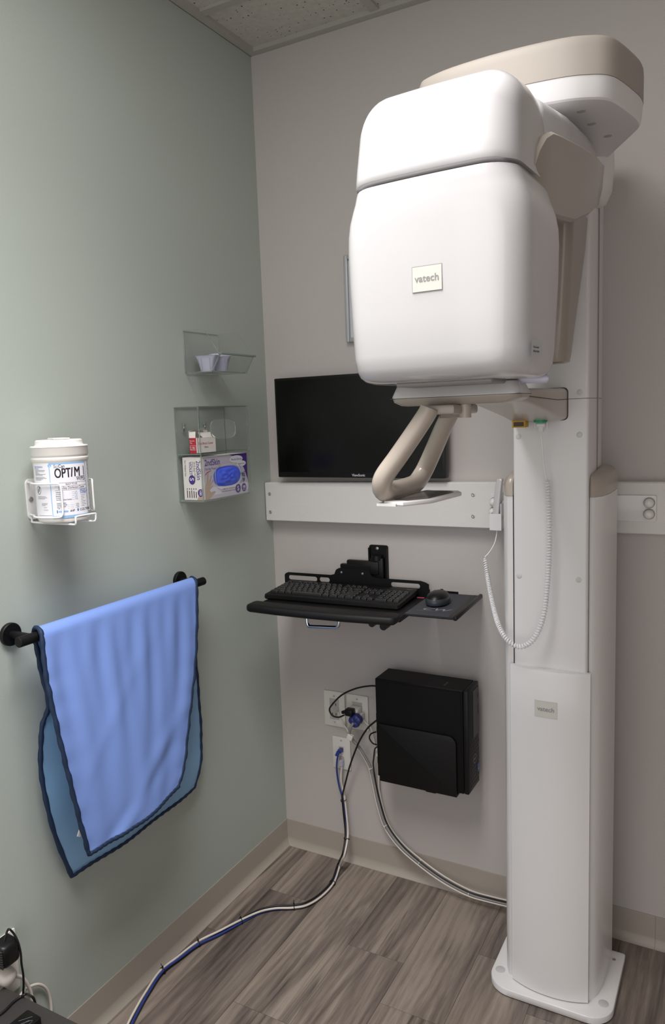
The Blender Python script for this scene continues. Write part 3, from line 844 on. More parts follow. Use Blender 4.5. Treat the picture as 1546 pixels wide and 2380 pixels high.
# ------------------------------------------------------------------ back wall: monitor
t = thing('monitor', 'black flat screen monitor on the back wall above the white board', 'monitor', (.328, -.04, 1.222))
mx0, mx1, mz0, mz1 = .067, .595, 1.2205, 1.512
b = B(); box(b, mx0, mx1, -.060, -.030, mz0, mz1, 0, .003, 2); box(b, mx0+.09, mx1-.09, -.030, -.018, mz0+.05, mz1-.05, 0, .004, 1); finish(b, 'housing', M_blackp, t)
b = B(); box(b, mx0+.007, mx1-.007, -.0606, -.0595, mz0+.016, mz1-.007); finish(b, 'screen', M_screen, t, smooth=0)
b = B(); put_text(b, 'ViewSonic', .0100, lambda u, v: Vector((.337+u, -.0606, mz0+.0045+v)), 0, align='CENTER', bold=.012); finish(b, 'maker_lettering', M_textw, t, smooth=0)
b = B(); box(b, .28, .38, -.018, -.0005, 1.32, 1.42, 0, .002, 1); finish(b, 'wall_mount', M_black, t)

# picture frame, mostly hidden behind the machine head
t = thing('picture_frame', 'silver framed document on the back wall, partly behind the machine head', 'frame', (.388, -.01, 1.602))
fx0, fx1, fz0, fz1 = .288, .488, 1.603, 1.842
b = B()
def bar(xa, xb, za, zb): box(b, xa, xb, -.018, -.001, za, zb, 0, .003, 2)
bar(fx0, fx0+.012, fz0, fz1); bar(fx1-.012, fx1, fz0, fz1); bar(fx0+.012, fx1-.012, fz0, fz0+.012); bar(fx0+.012, fx1-.012, fz1-.012, fz1)
finish(b, 'frame_moulding', M_silver, t)
b = B(); box(b, fx0+.011, fx1-.011, -.009, -.003, fz0+.011, fz1-.011)
fd = lambda u, v: Vector((fx0+u, -.0094, fz0+v))
for i, (v, w_) in enumerate(((.168, .11), (.160, .12), (.152, .10), (.146, .12), (.138, .09), (.130, .11), (.122, .10))): put_rect(b, .034, .034+w_, v, v+.003, fd, 1)
for i in range(4): put_rect(b, .027, .06+.01*(i % 2), .016+i*.0055, .018+i*.0055, fd, 1)
finish(b, 'document', [M_paper, M_text], t, smooth=0)

# wall board
def bz(x, top): return (1.2015 + (x-.005)*.0120) if top else (1.084 + (x-.005)*.0044)
t = thing('wall_board', 'white painted plank screwed along the back wall behind the machine', 'board', (.7, -.02, 1.14))
b = B(); ends = []
for x in (.003, 1.62):
    ends.append([Vector((x, -.036, bz(x, 0))), Vector((x, -.038, bz(x, 0)+.002)), Vector((x, -.038, bz(x, 1)-.003)), Vector((x, -.035, bz(x, 1))), Vector((x, -.0005, bz(x, 1))), Vector((x, -.0005, bz(x, 0)))])
loft(b, ends); fixn(b); finish(b, 'plank', M_board, t, smooth=20)
s0 = None
for (px, py) in ((627, 1148), (629, 1190), (1100, 1150), (1100, 1200)):
    p = at(px, py, 'y', -.038)
    if s0 is None:
        b = B(); lathe(b, [(.0052, .0), (.0052, -.0012), (.0035, -.0018), (.0012, -.0010)], p, 'y', 14); fixn(b); s0 = finish(b, 'screw', M_steel, t); p0 = p
    else:
        o = s0.copy(); COL.objects.link(o); o.location = p-p0

# ------------------------------------------------------------------ the imaging machine
MX = .923
t = xr = thing('dental_xray_machine', 'tall white and beige panoramic x-ray machine standing against the back wall', 'x-ray machine', (MX, -.2, 0))
# base plate
b = B(); ring = rrect(.779, 1.066, -.340, -.092, (.055, .055, .006, .006), 10)
slab(b, ring, .002, .020, XY, 0, .002); fixn(b); base = finish(b, 'base_plate', M_white2, t, smooth=40)
b = B(); slab(b, [(MX+(u-MX)*.985, -.21+(v+.21)*.985) for u, v in ring], 0.0002, .003, XY); fixn(b); finish(b, 'foot_pad', M_seam, base)
s0 = None
for (x, y) in ((.799, -.282), (1.043, -.284), (1.022, -.112), (.823, -.112)):
    if s0 is None:
        b = B(); lathe(b, [(.012, .0195), (.0118, .0205), (.010, .0212), (.0005, .0214)], (x, y, 0), 'z', 24); fixn(b); s0 = finish(b, 'bolt_cover', M_white, base); p0 = (x, y)
    else:
        o = s0.copy(); COL.objects.link(o); o.location = (x-p0[0], y-p0[1], 0)
b = B(); lathe(b, [(.0045, .0198), (.0045, .0206), (.0025, .0207), (.0022, .0202)], (1.043, -.125, 0), 'z', 16); fixn(b); finish(b, 'levelling_screw', M_steel, base)
# fixed column: two rounded side rails and a back
rail = [(1.0045, -.286), (1.010, -.290), (1.016, -.286), (1.027, -.262), (1.033, -.225), (1.0345, -.18), (1.0345, -.10), (1.0045, -.10)]
ZR = 1.2045
for s in (1, -1):
    b = B(); sh = 0 if s > 0 else -.009; rg = [(MX+sh*(1 if x > 1.006 else .4)+s*(x-MX), y) for x, y in rail]
    loft(b, [[Vector((x, y, z)) for x, y in rg] for z in (.020, .06, ZR)])
    fixn(b)
    xin = min(abs(x-MX) for x, y in rg)
    for f in b.faces:
        if all(abs(v.co.x-MX) < xin+.0005 for v in f.verts): f.material_index = 1  # inner faces coloured dark, the shade of the gap beside the column
    finish(b, 'side_rail', [M_white2, M_seam], t, smooth=50)
    # beige cap with a rounded shoulder
    b = B(); rings = []
    for z, k in ((ZR+.0005, 1.0), (ZR+.022, 1.03), (ZR+.034, .9), (ZR+.043, .6), (ZR+.047, .15)):
        rr_ = []
        for x, y in rail:
            xo = 1.003 + (x-1.0045)*k
            yo = -.19 + (y+.19)*(1.02 if k > .95 else (.8 + .2*k))
            rr_.append(Vector((MX+sh*(1 if x > 1.006 else .4)+s*(xo+.001-MX), yo, z + .012*max(0, min(1, (y+.29)/.15))*(1 if z > ZR+.01 else 0))))
        rings.append(rr_)
    loft(b, rings); fixn(b); finish(b, 'rail_cap', M_beige, t, smooth=60)
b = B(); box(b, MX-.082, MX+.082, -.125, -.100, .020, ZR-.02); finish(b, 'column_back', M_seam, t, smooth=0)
# moving column
b = B(); ring = rrect(.8425, 1.0035, -.300, -.135, (.006, .006, .003, .003), 4)
for za, zb in ((.70, 1.4145), (1.4155, 1.86)):
    loft(b, [[Vector((x, y, z)) for x, y in ring] for z in (za, zb)])
fixn(b); lift = finish(b, 'lift_column', M_white2, t, smooth=40)
b = B(); box(b, .8432, 1.0028, -.2994, -.1355, 1.4145, 1.4155); finish(b, 'column_seam', M_seam, lift, smooth=0)
b = B(); box(b, 1.0036, 1.0052, -.200, -.193, 1.21, 1.85); finish(b, 'column_slot', M_groove, lift, smooth=0)
s0 = None
for (x, z) in ((.985, 1.428), (.985, 1.339), (.985, 1.025), (.855, 1.338), (.855, 1.025)):
    if s0 is None:
        b = B(); lathe(b, [(.0062, -.2998), (.0062, -.3008), (.005, -.3014), (.0005, -.3014)], (x, 0, z), 'y', 20); fixn(b); s0 = finish(b, 'screw_cover', M_groove, lift); p0 = (x, z)
        s0.data.materials[0] = mat('pale grey cover', '#d2cfcd', .35)
    else:
        o = s0.copy(); COL.objects.link(o); o.location = (x-p0[0], 0, z-p0[1])
# front cover, bowed
b = B(); rings = []
def bow(x): return -.322 + .020*abs((x-MX)/.088)**2.2
xs = [MX-.0885+.177*i/16 for i in range(17)]
for z, e in ((.024, 0), (.7, 0), (.810, 0), (.8155, .002), (.817, .007)):
    rings.append([Vector((MX+(x-MX)*(1-e*.3), bow(x)+e, z)) for x in xs] + [Vector((MX+.087, -.294, z)), Vector((MX-.087, -.294, z))])
loft(b, rings); fixn(b); cover = finish(b, 'front_cover', M_white2, t, smooth=50)
b = B()
fc = lambda u, v, e: Vector((MX-.0035+u, bow(MX-.0035+u)-e, .728+v))
for u0_, u1_, v0_, v1_, e, mi in ((-.0252, .0252, -.0195, .0195, .0003, 1), (-.0245, .0245, -.0188, .0188, .0005, 0)):
    put_rect(b, u0_, u1_, v0_, v1_, lambda u, v: fc(u, v, e), mi, 6)
put_text(b, 'vatech', .0145, lambda u, v: fc(u, v-.004, .0009), 2, align='CENTER', bold=.014)
finish(b, 'badge', [M_badge, M_white, M_ink], cover, smooth=0)
# mount at the head of the column
b = B()
rings = []
for z, w_, ya, yb in ((1.812, .092, -.296, -.215), (1.818, .100, -.302, -.200), (1.845, .110, -.306, -.190), (1.900, .1135, -.312, -.185), (1.93, .112, -.33, -.185)):
    rings.append([Vector((x, y, z)) for x, y in rrect(MX-w_, MX+w_, ya, yb, .025, 5)])
loft(b, rings); fixn(b); finish(b, 'column_head', M_white2, t, smooth=50)
# overhead housing: beige top on a white tray
plan = [(.80, -.300), (.745, -.40), (.7285, -.44), (.728, -.47), (.733, -.50), (.748, -.575), (.757, -.600), (.775, -.618), (.83, -.635), (.923, -.642), (1.016, -.635), (1.062, -.618), (1.085, -.598), (1.098, -.565), (1.113, -.50), (1.118, -.465), (1.1165, -.435), (1.10, -.40), (1.046, -.300), (1.02, -.24), (1.01, -.12), (.836, -.12), (.826, -.24)]
plan = [(p.x, p.y) for p in spline([(x, y, 0) for x, y in plan], 4, True)]
def scaled(k, dy=0.): return [(MX+(x-MX)*k, -.40+(y+.40)*k+dy) for x, y in plan]
b = B(); loft(b, [[Vector((*p, z)) for p in scaled(k)] for z, k in ((1.926, 1.0), (1.970, 1.0), (1.981, .996), (1.986, .987), (1.988, .965))]); fixn(b); finish(b, 'overhead_cover', M_beigem, t, smooth=50)
b = B(); loft(b, [[Vector((*p, z)) for p in scaled(k)] for z, k in ((1.8905, .945), (1.8908, .966), (1.8935, .978), (1.900, .985), (1.9255, .996))]); fixn(b); tray = finish(b, 'overhead_tray', M_white2, t, smooth=28)
b = B()
for (x, y) in ((1.035, -.57), (1.04, -.50), (1.055, -.42)): lathe(b, [(.0075, 1.8912), (.0075, 1.8900), (.006, 1.8896), (.0005, 1.8896)], (x, y, 0), 'z', 16)
fixn(b); pieces(b, 'screw_cover', M_plateg, tray)
# rotating arm: white shell, beige wing, sensor
b = B()
rings = []
for y, x0, x1, z0_, z1_ in ((-.805, .820, 1.018, 1.745, 1.836), (-.795, .812, 1.026, 1.745, 1.845), (-.66, .808, 1.036, 1.745, 1.862), (-.52, .808, 1.040, 1.755, 1.874), (-.43, .812, 1.038, 1.79, 1.876), (-.37, .82, 1.030, 1.83, 1.874), (-.345, .84, 1.02, 1.845, 1.868)):
    rings.append([Vector((x, y, z)) for x, z in rrect(x0, x1, z0_, z1_, (.01, .01, .024, .024), 6)])
loft(b, rings); fixn(b); finish(b, 'rotating_arm', M_white, t, smooth=50)
b = B(); rings = []
wing = [(-.872, 1.716, 1.732, 1.032), (-.862, 1.704, 1.752, 1.0355), (-.84, 1.692, 1.773, 1.0395), (-.81, 1.685, 1.787, 1.0425), (-.76, 1.682, 1.797, 1.043), (-.66, 1.693, 1.809, 1.052), (-.56, 1.724, 1.818, 1.060), (-.50, 1.748, 1.820, 1.062), (-.488, 1.756, 1.812, 1.058)]
for y, zb, zt, xo in wing:
    zm = zb + (zt-zb)*.42
    rings.append([Vector((2*MX-xo+.004, y, zt)), Vector((2*MX-xo, y, zt-.004)), Vector((2*MX-xo+.003, y, zm)), Vector((2*MX-xo+.009, y, zb+.004)), Vector((2*MX-xo+.015, y, zb)),
                  Vector((xo-.015, y, zb)), Vector((xo-.009, y, zb+.004)), Vector((xo-.003, y, zm)), Vector((xo, y, zt-.004)), Vector((xo-.004, y, zt))])
loft(b, rings); fixn(b); finish(b, 'arm_wing', M_beige2, t, smooth=30)
b = B(); rings = []
for z, xo, ya, yb in ((1.4835, .980, -.445, -.40), (1.486, .986, -.452, -.392), (1.50, .988, -.456, -.388), (1.60, .998, -.48, -.375), (1.70, 1.008, -.505, -.36), (1.76, 1.012, -.515, -.355)):
    rings.append([Vector((x, y, z)) for x, y in rrect(2*MX-xo, xo, ya, yb, .018, 5)])
loft(b, rings); fixn(b); finish(b, 'sensor_housing', M_beige2, t, smooth=50)
# tube head: lower shell and hood
HX = .9070
HR = Matrix.Rotation(math.radians(-3.0), 3, 'Z'); HP = Vector((HX, -.93, 0))
def hrot(bm):
    for v in bm.verts: v.co = HP + HR @ (v.co-HP)
    return bm
def sect(w_, yf, yb, r, z, n=8, cx=HX, crown=.006):
    pts = rrect(cx-w_, cx+w_, yf, yb, (r, r, r*.7, r*.7), n)
    k = n+1; x0_, x1_ = pts[n][0], pts[k][0]
    pts = pts[:k] + [(x0_+(x1_-x0_)*i/12, yf) for i in range(1, 12)] + pts[k:]
    out = []
    for x, y in pts:
        if y < (yf+yb)/2: y -= crown*(1-((x-cx)/w_)**2)
        out.append(Vector((x, y, z)))
    return out
b = B()
prof = [(1.4415, .108, -.920, -.83), (1.4425, .117, -.932, -.815), (1.446, .1245, -.946, -.803), (1.452, .1285, -.955, -.795), (1.462, .131, -.9605, -.789), (1.480, .1325, -.9635, -.785), (1.53, .134, -.965, -.780), (1.585, .1358, -.966, -.776), (1.630, .1365, -.966, -.775), (1.652, .1355, -.966, -.775), (1.670, .1325, -.966, -.777), (1.686, .1275, -.9655, -.779), (1.697, .1235, -.965, -.780), (1.706, .1212, -.9648, -.780), (1.7115, .120, -.9638, -.781), (1.7125, .117, -.961, -.784)]
loft(b, [sect(w_, yf, yb, .042, z) for z, w_, yf, yb in prof]); fixn(b)
head = finish(hrot(b), 'tube_head', M_white, t, smooth=60)
b = B(); loft(b, [sect(w_, -.950, -.784, .042, z) for z, w_ in ((1.705, .113), (1.7240, .113))]); fixn(b); finish(hrot(b), 'head_gasket', M_groove, t, smooth=60)
# hood: a rounded section carried along x, its ends turned in
b = B(); HZ0, HZ1, HYF, HYB, HW = 1.7170, 1.852, -.9645, -.776, .1210
hp_ = [(HYB, HZ0), (HYB, 1.79)] + [(-.816+.040*math.cos(a), 1.808+.040*math.sin(a)) for a in [PI/2*i/6 for i in range(1, 7)]]
hp_ += [(-.86, HZ1-.0010)] + [(-.892-.062*math.sin(a), 1.785+.062*math.cos(a)) for a in [PI*.42*i/9 for i in range(0, 10)]]
hp_ += [(-.9575, 1.768), (-.962, 1.745), (HYF, 1.728), (HYF, 1.7190), (HYF+.0015, HZ0)]
def ring_at(x, e, ez):
    yc = (HYF+HYB)/2; out = []
    for y, z in hp_:
        y2 = yc + (y-yc)*(1-e/((HYB-HYF)/2)); z2 = HZ0 + (z-HZ0)*(1-ez/(HZ1-HZ0))
        if y < yc: y2 -= .006*(1-((x-HX)/HW)**2)
        tp = max(0, (z2-HZ0)/(HZ1-HZ0))
        out.append(Vector((HX+(x-HX)*(1-.065*tp**1.4), y2, z2)))
    return out
def inset(d, R): return 0 if d >= R else R - math.sqrt(max(0, R*R-(R-d)**2))
ds = [0, .0006, .002, .0045, .008, .013, .019, .026, .034, .042, .050, .060, .072, .085, .10, HW]
xs_ = [(HX-HW+d, inset(d, .042), inset(d, .046)*.85) for d in ds] + [(HX+HW-d, inset(d, .042), inset(d, .046)*.85) for d in reversed(ds[:-1])]
loft(b, [ring_at(*q) for q in xs_]); fixn(b); finish(hrot(b), 'hood', M_white, t, smooth=60)
def hy(u, z):  # front surface of the lower shell near its middle
    return -.966-.006*(1-((u-HX)/.1356)**2)
b = B(); bc = (.9125, 1.5775)
fb = lambda u, v, e: Vector((bc[0]+u, hy(bc[0]+u, 0)+.0014-e, bc[1]+v))
ringo = rrect(-.0222, .0222, -.0172, .0172, .003, 4); ringi = rrect(-.0214, .0214, -.0164, .0164, .0026, 4)
put_rect(b, -.0222, .0222, -.0172, .0172, lambda u, v: fb(u, v, .0018), 1, 8); put_rect(b, -.0214, .0214, -.0164, .0164, lambda u, v: fb(u, v, .0021), 0, 8)
put_text(b, 'vatech', .0130, lambda u, v: fb(u, v-.0035, .0025), 2, align='CENTER', bold=.014, sx=1.05)
finish(hrot(b), 'badge', [M_badge, M_groove, M_ink], head, smooth=0)
b = B(); p = at(1249, 811, 'x', 1.0425)
fs = lambda u, v: Vector((1.0472+.0012*u/.02, -.928+u, 1.4765+v))
put_rect(b, -.016, .022, -.0105, .0100, fs, 0, 1)
put_text(b, 'X-ray Control', .0036, lambda u, v: fs(-.010+u, .001+v)+Vector((.0004, 0, 0)), 1, bold=.02)
put_text(b, 'MX3-NT-0200', .0036, lambda u, v: fs(-.010+u, -.0045+v)+Vector((.0004, 0, 0)), 1, bold=.02)
finish(hrot(b), 'sticker', [M_stick, M_text], head, smooth=0)
b = B(); box(b, .84, .985, -.925, -.83, 1.436, 1.443, 0, .002, 1); finish(b, 'collimator_tray', M_groove, head)
# chin rest: arm from the column, table, rod, latch
b = B(); rings = []
for y, xa, xb, z0_, z1_ in ((-.3005, .842, .960, 1.372, 1.438), (-.335, .846, .960, 1.371, 1.438), (-.365, .850, .960, 1.374, 1.437), (-.46, .852, .960, 1.388, 1.436), (-.62, .856, .958, 1.408, 1.434), (-.76, .860, .956, 1.411, 1.430)):
    rings.append([Vector((x, y, z)) for x, z in rrect(xa, xb, z0_, z1_, .009, 4)])
loft(b, rings); fixn(b); arm = finish(b, 'chin_rest_arm', M_beige, t, smooth=40)
b = B(); slab(b, rrect(.8425, .9617, 1.3704, 1.4397, .010, 5), -.3001, -.3010, XZ); fixn(b); finish(b, 'arm_gasket', M_seam, arm)
b = B(); tube(b, [(.9604, y, z) for y, z in ((-.302, 1.4145), (-.40, 1.4135), (-.62, 1.4195))], .0007, 6); finish(b, 'arm_seam', M_seam, arm)
b = B(); box(b, .855, .884, -.352, -.325, 1.3585, 1.3745, 0, .001, 1); lt = finish(b, 'latch', M_yellow, t)
b = B(); box(b, .859, .880, -.3535, -.3515, 1.3610, 1.3700); finish(b, 'latch_window', M_redwin, lt, smooth=0)
b = B(); lathe(b, [(.014, 0), (.014, -.004), (.011, -.006), (.0005, -.006)], (.914, -.345, 1.3735), 'z', 24); fixn(b); finish(b, 'stop_button', M_green, t)
CT0, CT1 = .800, 1.007
b = B(); rings = []
for z, k, ky in ((1.4085, .80, .80), (1.4095, .88, .86), (1.415, .985, .97), (1.4205, 1.0, 1.0)):
    w_ = (CT1-CT0)/2*k; c_ = (CT0+CT1)/2; rings.append([Vector((x, y, z)) for x, y in rrect(c_-w_, c_+w_, -.828-.034*ky, -.828+.036*ky, .018, 5)])
loft(b, rings); fixn(b); finish(b, 'chin_table_base', M_beige2, t, smooth=40)
b = B(); rings = []
for z, k, ky in ((1.4212, 1.0, 1.0), (1.424, .995, .995), (1.4395, .93, .90), (1.4405, .91, .88)):
    w_ = (CT1-CT0)/2*k; c_ = (CT0+CT1)/2; rings.append([Vector((x, y, z)) for x, y in rrect(c_-w_, c_+w_, -.828-.034*ky, -.828+.036*ky, .014, 5)])
loft(b, rings); fixn(b); finish(b, 'chin_table', M_white, t, smooth=40)
b = B(); box(b, CT0+.001, CT1-.001, -.8605, -.794, 1.4204, 1.4213); finish(b, 'table_seam', M_seam, t, smooth=0)
b = B(); cyl(b, (.955, -.84, 1.4425), (1.037, -.818, 1.4410), .0062, 16); bmesh.ops.bevel(b, geom=[e for e in b.edges if all(v.co.x > 1.02 for v in e.verts)], offset=.002, segments=2, affect='EDGES'); finish(b, 'bite_rod', M_lav, t)
b = B(); cyl(b, (.917, -.842, 1.4085), (.917, -.842, 1.388), .0095, 12); cyl(b, (.917, -.842, 1.4085), (.917, -.842, 1.412), .004, 10); finish(b, 'clamp_knob', M_beige, t)
b = B(); box(b, .862, .915, -.885, -.77, 1.394, 1.4085, 0, .004, 2); cyl(b, (.872, -.83, 1.397), (.91, -.81, 1.397), .0085, 18); finish(b, 'handle_bracket', M_beige2, t)
# U shaped grab handle
hp = [(.876, -.886, 1.404), (.872, -.888, 1.395), (.853, -.895, 1.366), (.830, -.904, 1.332), (.811, -.912, 1.304), (.805, -.908, 1.288), (.803, -.892, 1.2785), (.801, -.86, 1.2755), (.800, -.80, 1.275), (.801, -.765, 1.2785), (.803, -.745, 1.289), (.810, -.737, 1.305), (.829, -.748, 1.335), (.853, -.768, 1.370), (.873, -.785, 1.396), (.877, -.788, 1.404)]
b = B(); sp = spline(hp, 8); n = len(sp)
tube(b, sp, [.0150 + .0020*math.sin(PI*i/(n-1)) for i in range(n)], 20, flat=.92)
finish(b, 'grab_handle', M_beige, t, smooth=60)
b = B(); ring = [(.806, -.905), (.842, -.915), (.872, -.872), (.882, -.762), (.870, -.742), (.812, -.742), (.802, -.80)]
slab(b, ring, 1.2585, 1.2650, XY, 0, .0015)
box(b, .798, .83, -.915, -.88, 1.258, 1.262)
fixn(b); pl = finish(b, 'handle_plate', M_white2, t, smooth=30)
b = B(); put_poly(b, [(.815, -.89), (.842, -.897), (.863, -.862), (.872, -.77), (.862, -.755), (.818, -.755)], lambda u, v: Vector((u, v, 1.2656)), 0); finish(b, 'plate_inset', mat('grey glass', '#77736f', .12), pl, smooth=0)
# wall bracket with acorn nuts
b = B(); ring = rrect(.712, 1.114, 1.1205, 1.1830, .004, 4); slab(b, ring, -.0385, -.0445, XZ, 0, .0012); fixn(b); wb = finish(b, 'wall_bracket', M_white2, t, smooth=30)
s0 = None
for (x, z) in ((1.0985, 1.1660), (1.0985, 1.1390), (.724, 1.1590), (.722, 1.1330)):
    if s0 is None:
        b = B(); lathe(b, [(.0128, -.0445), (.0128, -.0465), (.0110, -.0468), (.0112, -.052), (.0105, -.057), (.008, -.0612), (.004, -.0635), (.0005, -.064)], (x, 0, z), 'y', 24)
        fixn(b)
        for f in b.faces:
            if f.calc_center_median().y > -.0472: f.material_index = 1
        s0 = finish(b, 'cap_nut', [M_tubw, M_groove], wb, smooth=40); p0 = (x, z)
    else:
        o = s0.copy(); COL.objects.link(o); o.location = (x-p0[0], 0, z-p0[1])
del s0

# exposure switch: wand in a holder, coiled cord, plug
t = thing('switch_holder', 'white plastic holder box on the wall board beside the column', 'holder', (.733, -.045, 1.09))
b = B()
hx0, hx1, hz0, hz1 = .7240, .7545, 1.0915, 1.1345
box(b, hx0, hx1, -.0640, -.0385, hz0, 1.117, 0, .0008, 1); box(b, hx0+.014, hx1, -.067, -.0645, hz0, 1.166, 0, .0008, 1)
for q in ((hx0, hx0+.002, -.090, -.0645, hz0, hz1), (hx1-.002, hx1, -.090, -.067, hz0, hz1+.026), (hx0+.002, hx1-.002, -.090, -.088, hz0, hz1), (hx0+.002, hx1-.002, -.088, -.0645, hz0, hz0+.002)):
    box(b, *q)
finish(b, 'holder_shell', M_white2, t, smooth=20)
t = thing('exposure_switch', 'white hand switch in wall holder with long coiled cord to the machine', 'switch', (.733, -.056, 1.095))
b = B(); rings = []
for z, w_, d, dx, dy in ((1.0965, .007, .006, 0, 0), (1.13, .0085, .0085, .0008, 0), (1.17, .0085, .0085, .004, .001), (1.212, .0082, .008, .009, .002), (1.222, .0078, .007, .0105, .002), (1.2245, .006, .005, .0105, .002)):
    rings.append([Vector((.7375+dx+x, -.0775+dy+y, z)) for x, y in rrect(-w_, w_, -d, d, .003, 3)])
loft(b, rings); fixn(b); finish(b, 'switch_wand', M_white, t, smooth=50)
# straight lead, coil, lead to connector under the chin rest arm
lead1 = [Vector((.7385, -.0775, 1.0975)), at(1155, 1238, 'y', -.078), at(1150, 1262, 'y', -.082), at(1138, 1283, 'y', -.09), at(1127, 1295, 'y', -.10)]
coilp = spline([at(1127, 1297, 'y', -.10), at(1134, 1345, 'y', -.135), at(1147, 1410, 'y', -.225), at(1160, 1455, 'y', -.302), at(1180, 1488, 'y', -.332), at(1207, 1503, 'y', -.338), at(1236, 1490, 'y', -.336), at(1258, 1450, 'y', -.332), at(1269, 1395, 'y', -.328), at(1276, 1300, 'y', -.325), at(1277, 1210, 'y', -.324), at(1273, 1130, 'y', -.325), at(1270, 1112, 'y', -.328)], 40)
L_ = [0.]
for a, c in zip(coilp, coilp[1:]): L_.append(L_[-1]+(c-a).length)
tot = L_[-1]; turns = 116; ns = turns*9
hel = []; tprev = None; nrm = Vector((0, 1, 0)); idx = 0
for i in range(ns+1):
    s = tot*i/ns
    while idx < len(L_)-2 and L_[idx+1] < s: idx += 1
    f = (s-L_[idx])/max(1e-9, L_[idx+1]-L_[idx])
    p = coilp[idx].lerp(coilp[idx+1], f); tg = (coilp[idx+1]-coilp[idx]).normalized()
    nrm = (nrm - tg*nrm.dot(tg)).normalized(); bn = tg.cross(nrm); a = 2*PI*turns*i/ns
    r = .0047*min(1, i/12, (ns-i)/12)
    hel.append(p + (nrm*math.cos(a)+bn*math.sin(a))*r)
lead2 = [coilp[-1], at(1265, 1085, 'y', -.330), at(1261, 1040, 'y', -.338), at(1258, 1012, 'y', -.341)]
b = B(); tube(b, spline(lead1, 6), .0016, 8); tube(b, hel, .0017, 6); tube(b, spline(lead2, 6), .0017, 8)
finish(b, 'coiled_cord', M_wire, t, smooth=60)
b = B(); c = at(1258, 995, 'y', -.342)
box(b, c.x-.010, c.x+.010, -.348, -.336, c.z+.002, 1.3665, 0, .002, 1); box(b, c.x-.005, c.x+.005, -.346, -.338, c.z-.008, c.z+.003, 0, .001, 1)
for s in (-1, 1): cyl(b, (c.x+s*.0125, -.342, 1.3665), (c.x+s*.0125, -.342, c.z-.002), .0022, 10)
finish(b, 'plug', M_white2, t, smooth=30)

# ------------------------------------------------------------------ keyboard tray
KR = Matrix.Rotation(math.radians(2.6), 4, 'Z')
KO = Vector((.30, -.12, .885))
def K(u, v, w): return KO + (KR @ Vector((u, v, w)))
def kxf(bm):
    for v in bm.verts: v.co = K(*v.co)
    return bm
t = kt = thing('keyboard_tray', 'black wall mounted keyboard tray with padded palm rest and mouse platform', 'tray', KO)
b = B(); box(b, -.196, .236, -.150, .085, -.012, .0, 0, .002, 1); finish(kxf(b), 'tray_deck', M_black, t, smooth=20)
b = B(); rings = []
for u, k in ((-.198, .55), (-.195, .85), (-.187, 1.0), (-.1, 1.0), (0, 1.0), (.1, 1.0), (.222, 1.0), (.232, .9), (.237, .6)):
    rr_ = []
    for y, z in rrect(-.196, -.140, -.010, .0125, .010, 5):
        uu = u; bowy = -.012*(1-((u-.02)/.22)**2)
        rr_.append(Vector((uu, -.172+(y+.172)*k+bowy, .001+(z-.001)*k)))
    rings.append(rr_)
loft(b, rings); fixn(b); finish(kxf(b), 'palm_rest', M_blacks, t, smooth=50)
# back plate with slots
b = B()
def outline(): return [(-.233, 0), (-.233, .030), (-.228, .039), (-.219, .043), (-.075, .043), (-.062, .046), (-.056, .060), (-.046, .066), (.040, .066), (.050, .060), (.060, .046), (.075, .043), (.206, .043), (.222, .037), (.231, .022), (.234, 0)]
oy0, oy1 = .085, .088
# plate split round the slots (u0,u1,v0,v1)
slots = [(-.218, -.120, .020, .034), (-.112, -.078, .020, .034), (.118, .206, .020, .034)]
def platequad(u0, u1, v0, v1): box(b, u0, u1, oy0, oy1, v0, v1)
platequad(-.232, .234, -.012, .020)
b2 = [(-.232, -.218), (-.120, -.112), (-.078, .118), (.206, .232)]
for u0_, u1_ in b2: platequad(u0_, u1_, .020, .034)
ring = [(-.232, .034), (-.228, .039), (-.220, .0425), (-.075, .0425), (-.062, .046), (-.056, .060), (-.046, .0655), (.040, .0655), (.050, .060), (.060, .046), (.075, .0425), (.208, .0425), (.222, .039), (.232, .034)]
slab(b, ring, oy0, oy1, XZ)
for (u0_, u1_, v0_, v1_) in slots:                                   # rounded slot corners
    r = .0065
    for cu, su in ((u0_, 1), (u1_, -1)):
        for cv, sv in ((v0_, 1), (v1_, -1)):
            pts = [(cu, cv)] + [(cu+su*r-su*r*math.sin(a), cv+sv*r-sv*r*math.cos(a)) for a in [PI/2*i/4 for i in range(5)]]
            slab(b, pts, oy0, oy1, XZ)
fixn(b); bp_ = finish(kxf(b), 'back_plate', M_black, t, smooth=0)
b = B()
for u in (-.038, .030): lathe(b, [(.0035, .0850), (.0032, .0838), (.0005, .0834)], (u, 0, .053), 'y', 12)
fixn(b); pieces(kxf(b), 'screw', M_steel, bp_)
# wall plate and arm
b = B(); slab(b, rrect(.3365, .3955, .895, 1.0195, .006, 4), -.0005, -.006, XZ); box(b, .3365, .341, -.014, -.006, .90, 1.012); box(b, .391, .3955, -.014, -.006, .90, 1.012); fixn(b); wp = finish(b, 'wall_plate', M_black, t, smooth=20)
b = B(); lathe(b, [(.0045, -.006), (.0045, -.0075), (.002, -.0085)], (.363, 0, 1.010), 'y', 14); fixn(b); finish(b, 'screw', M_steel, wp)
b = B(); box(b, .345, .387, -.024, -.006, .915, .985, 0, .004, 2); cyl(b, (.366, -.016, .978), (.366, -.016, .992), .016, 20); box(b, .27, .375, -.028, -.012, .935, .975, 0, .005, 2); box(b, .25, .35, -.031, -.014, .925, .962, 0, .003, 1)
finish(b, 'lift_arm', M_blackp, t, smooth=30)
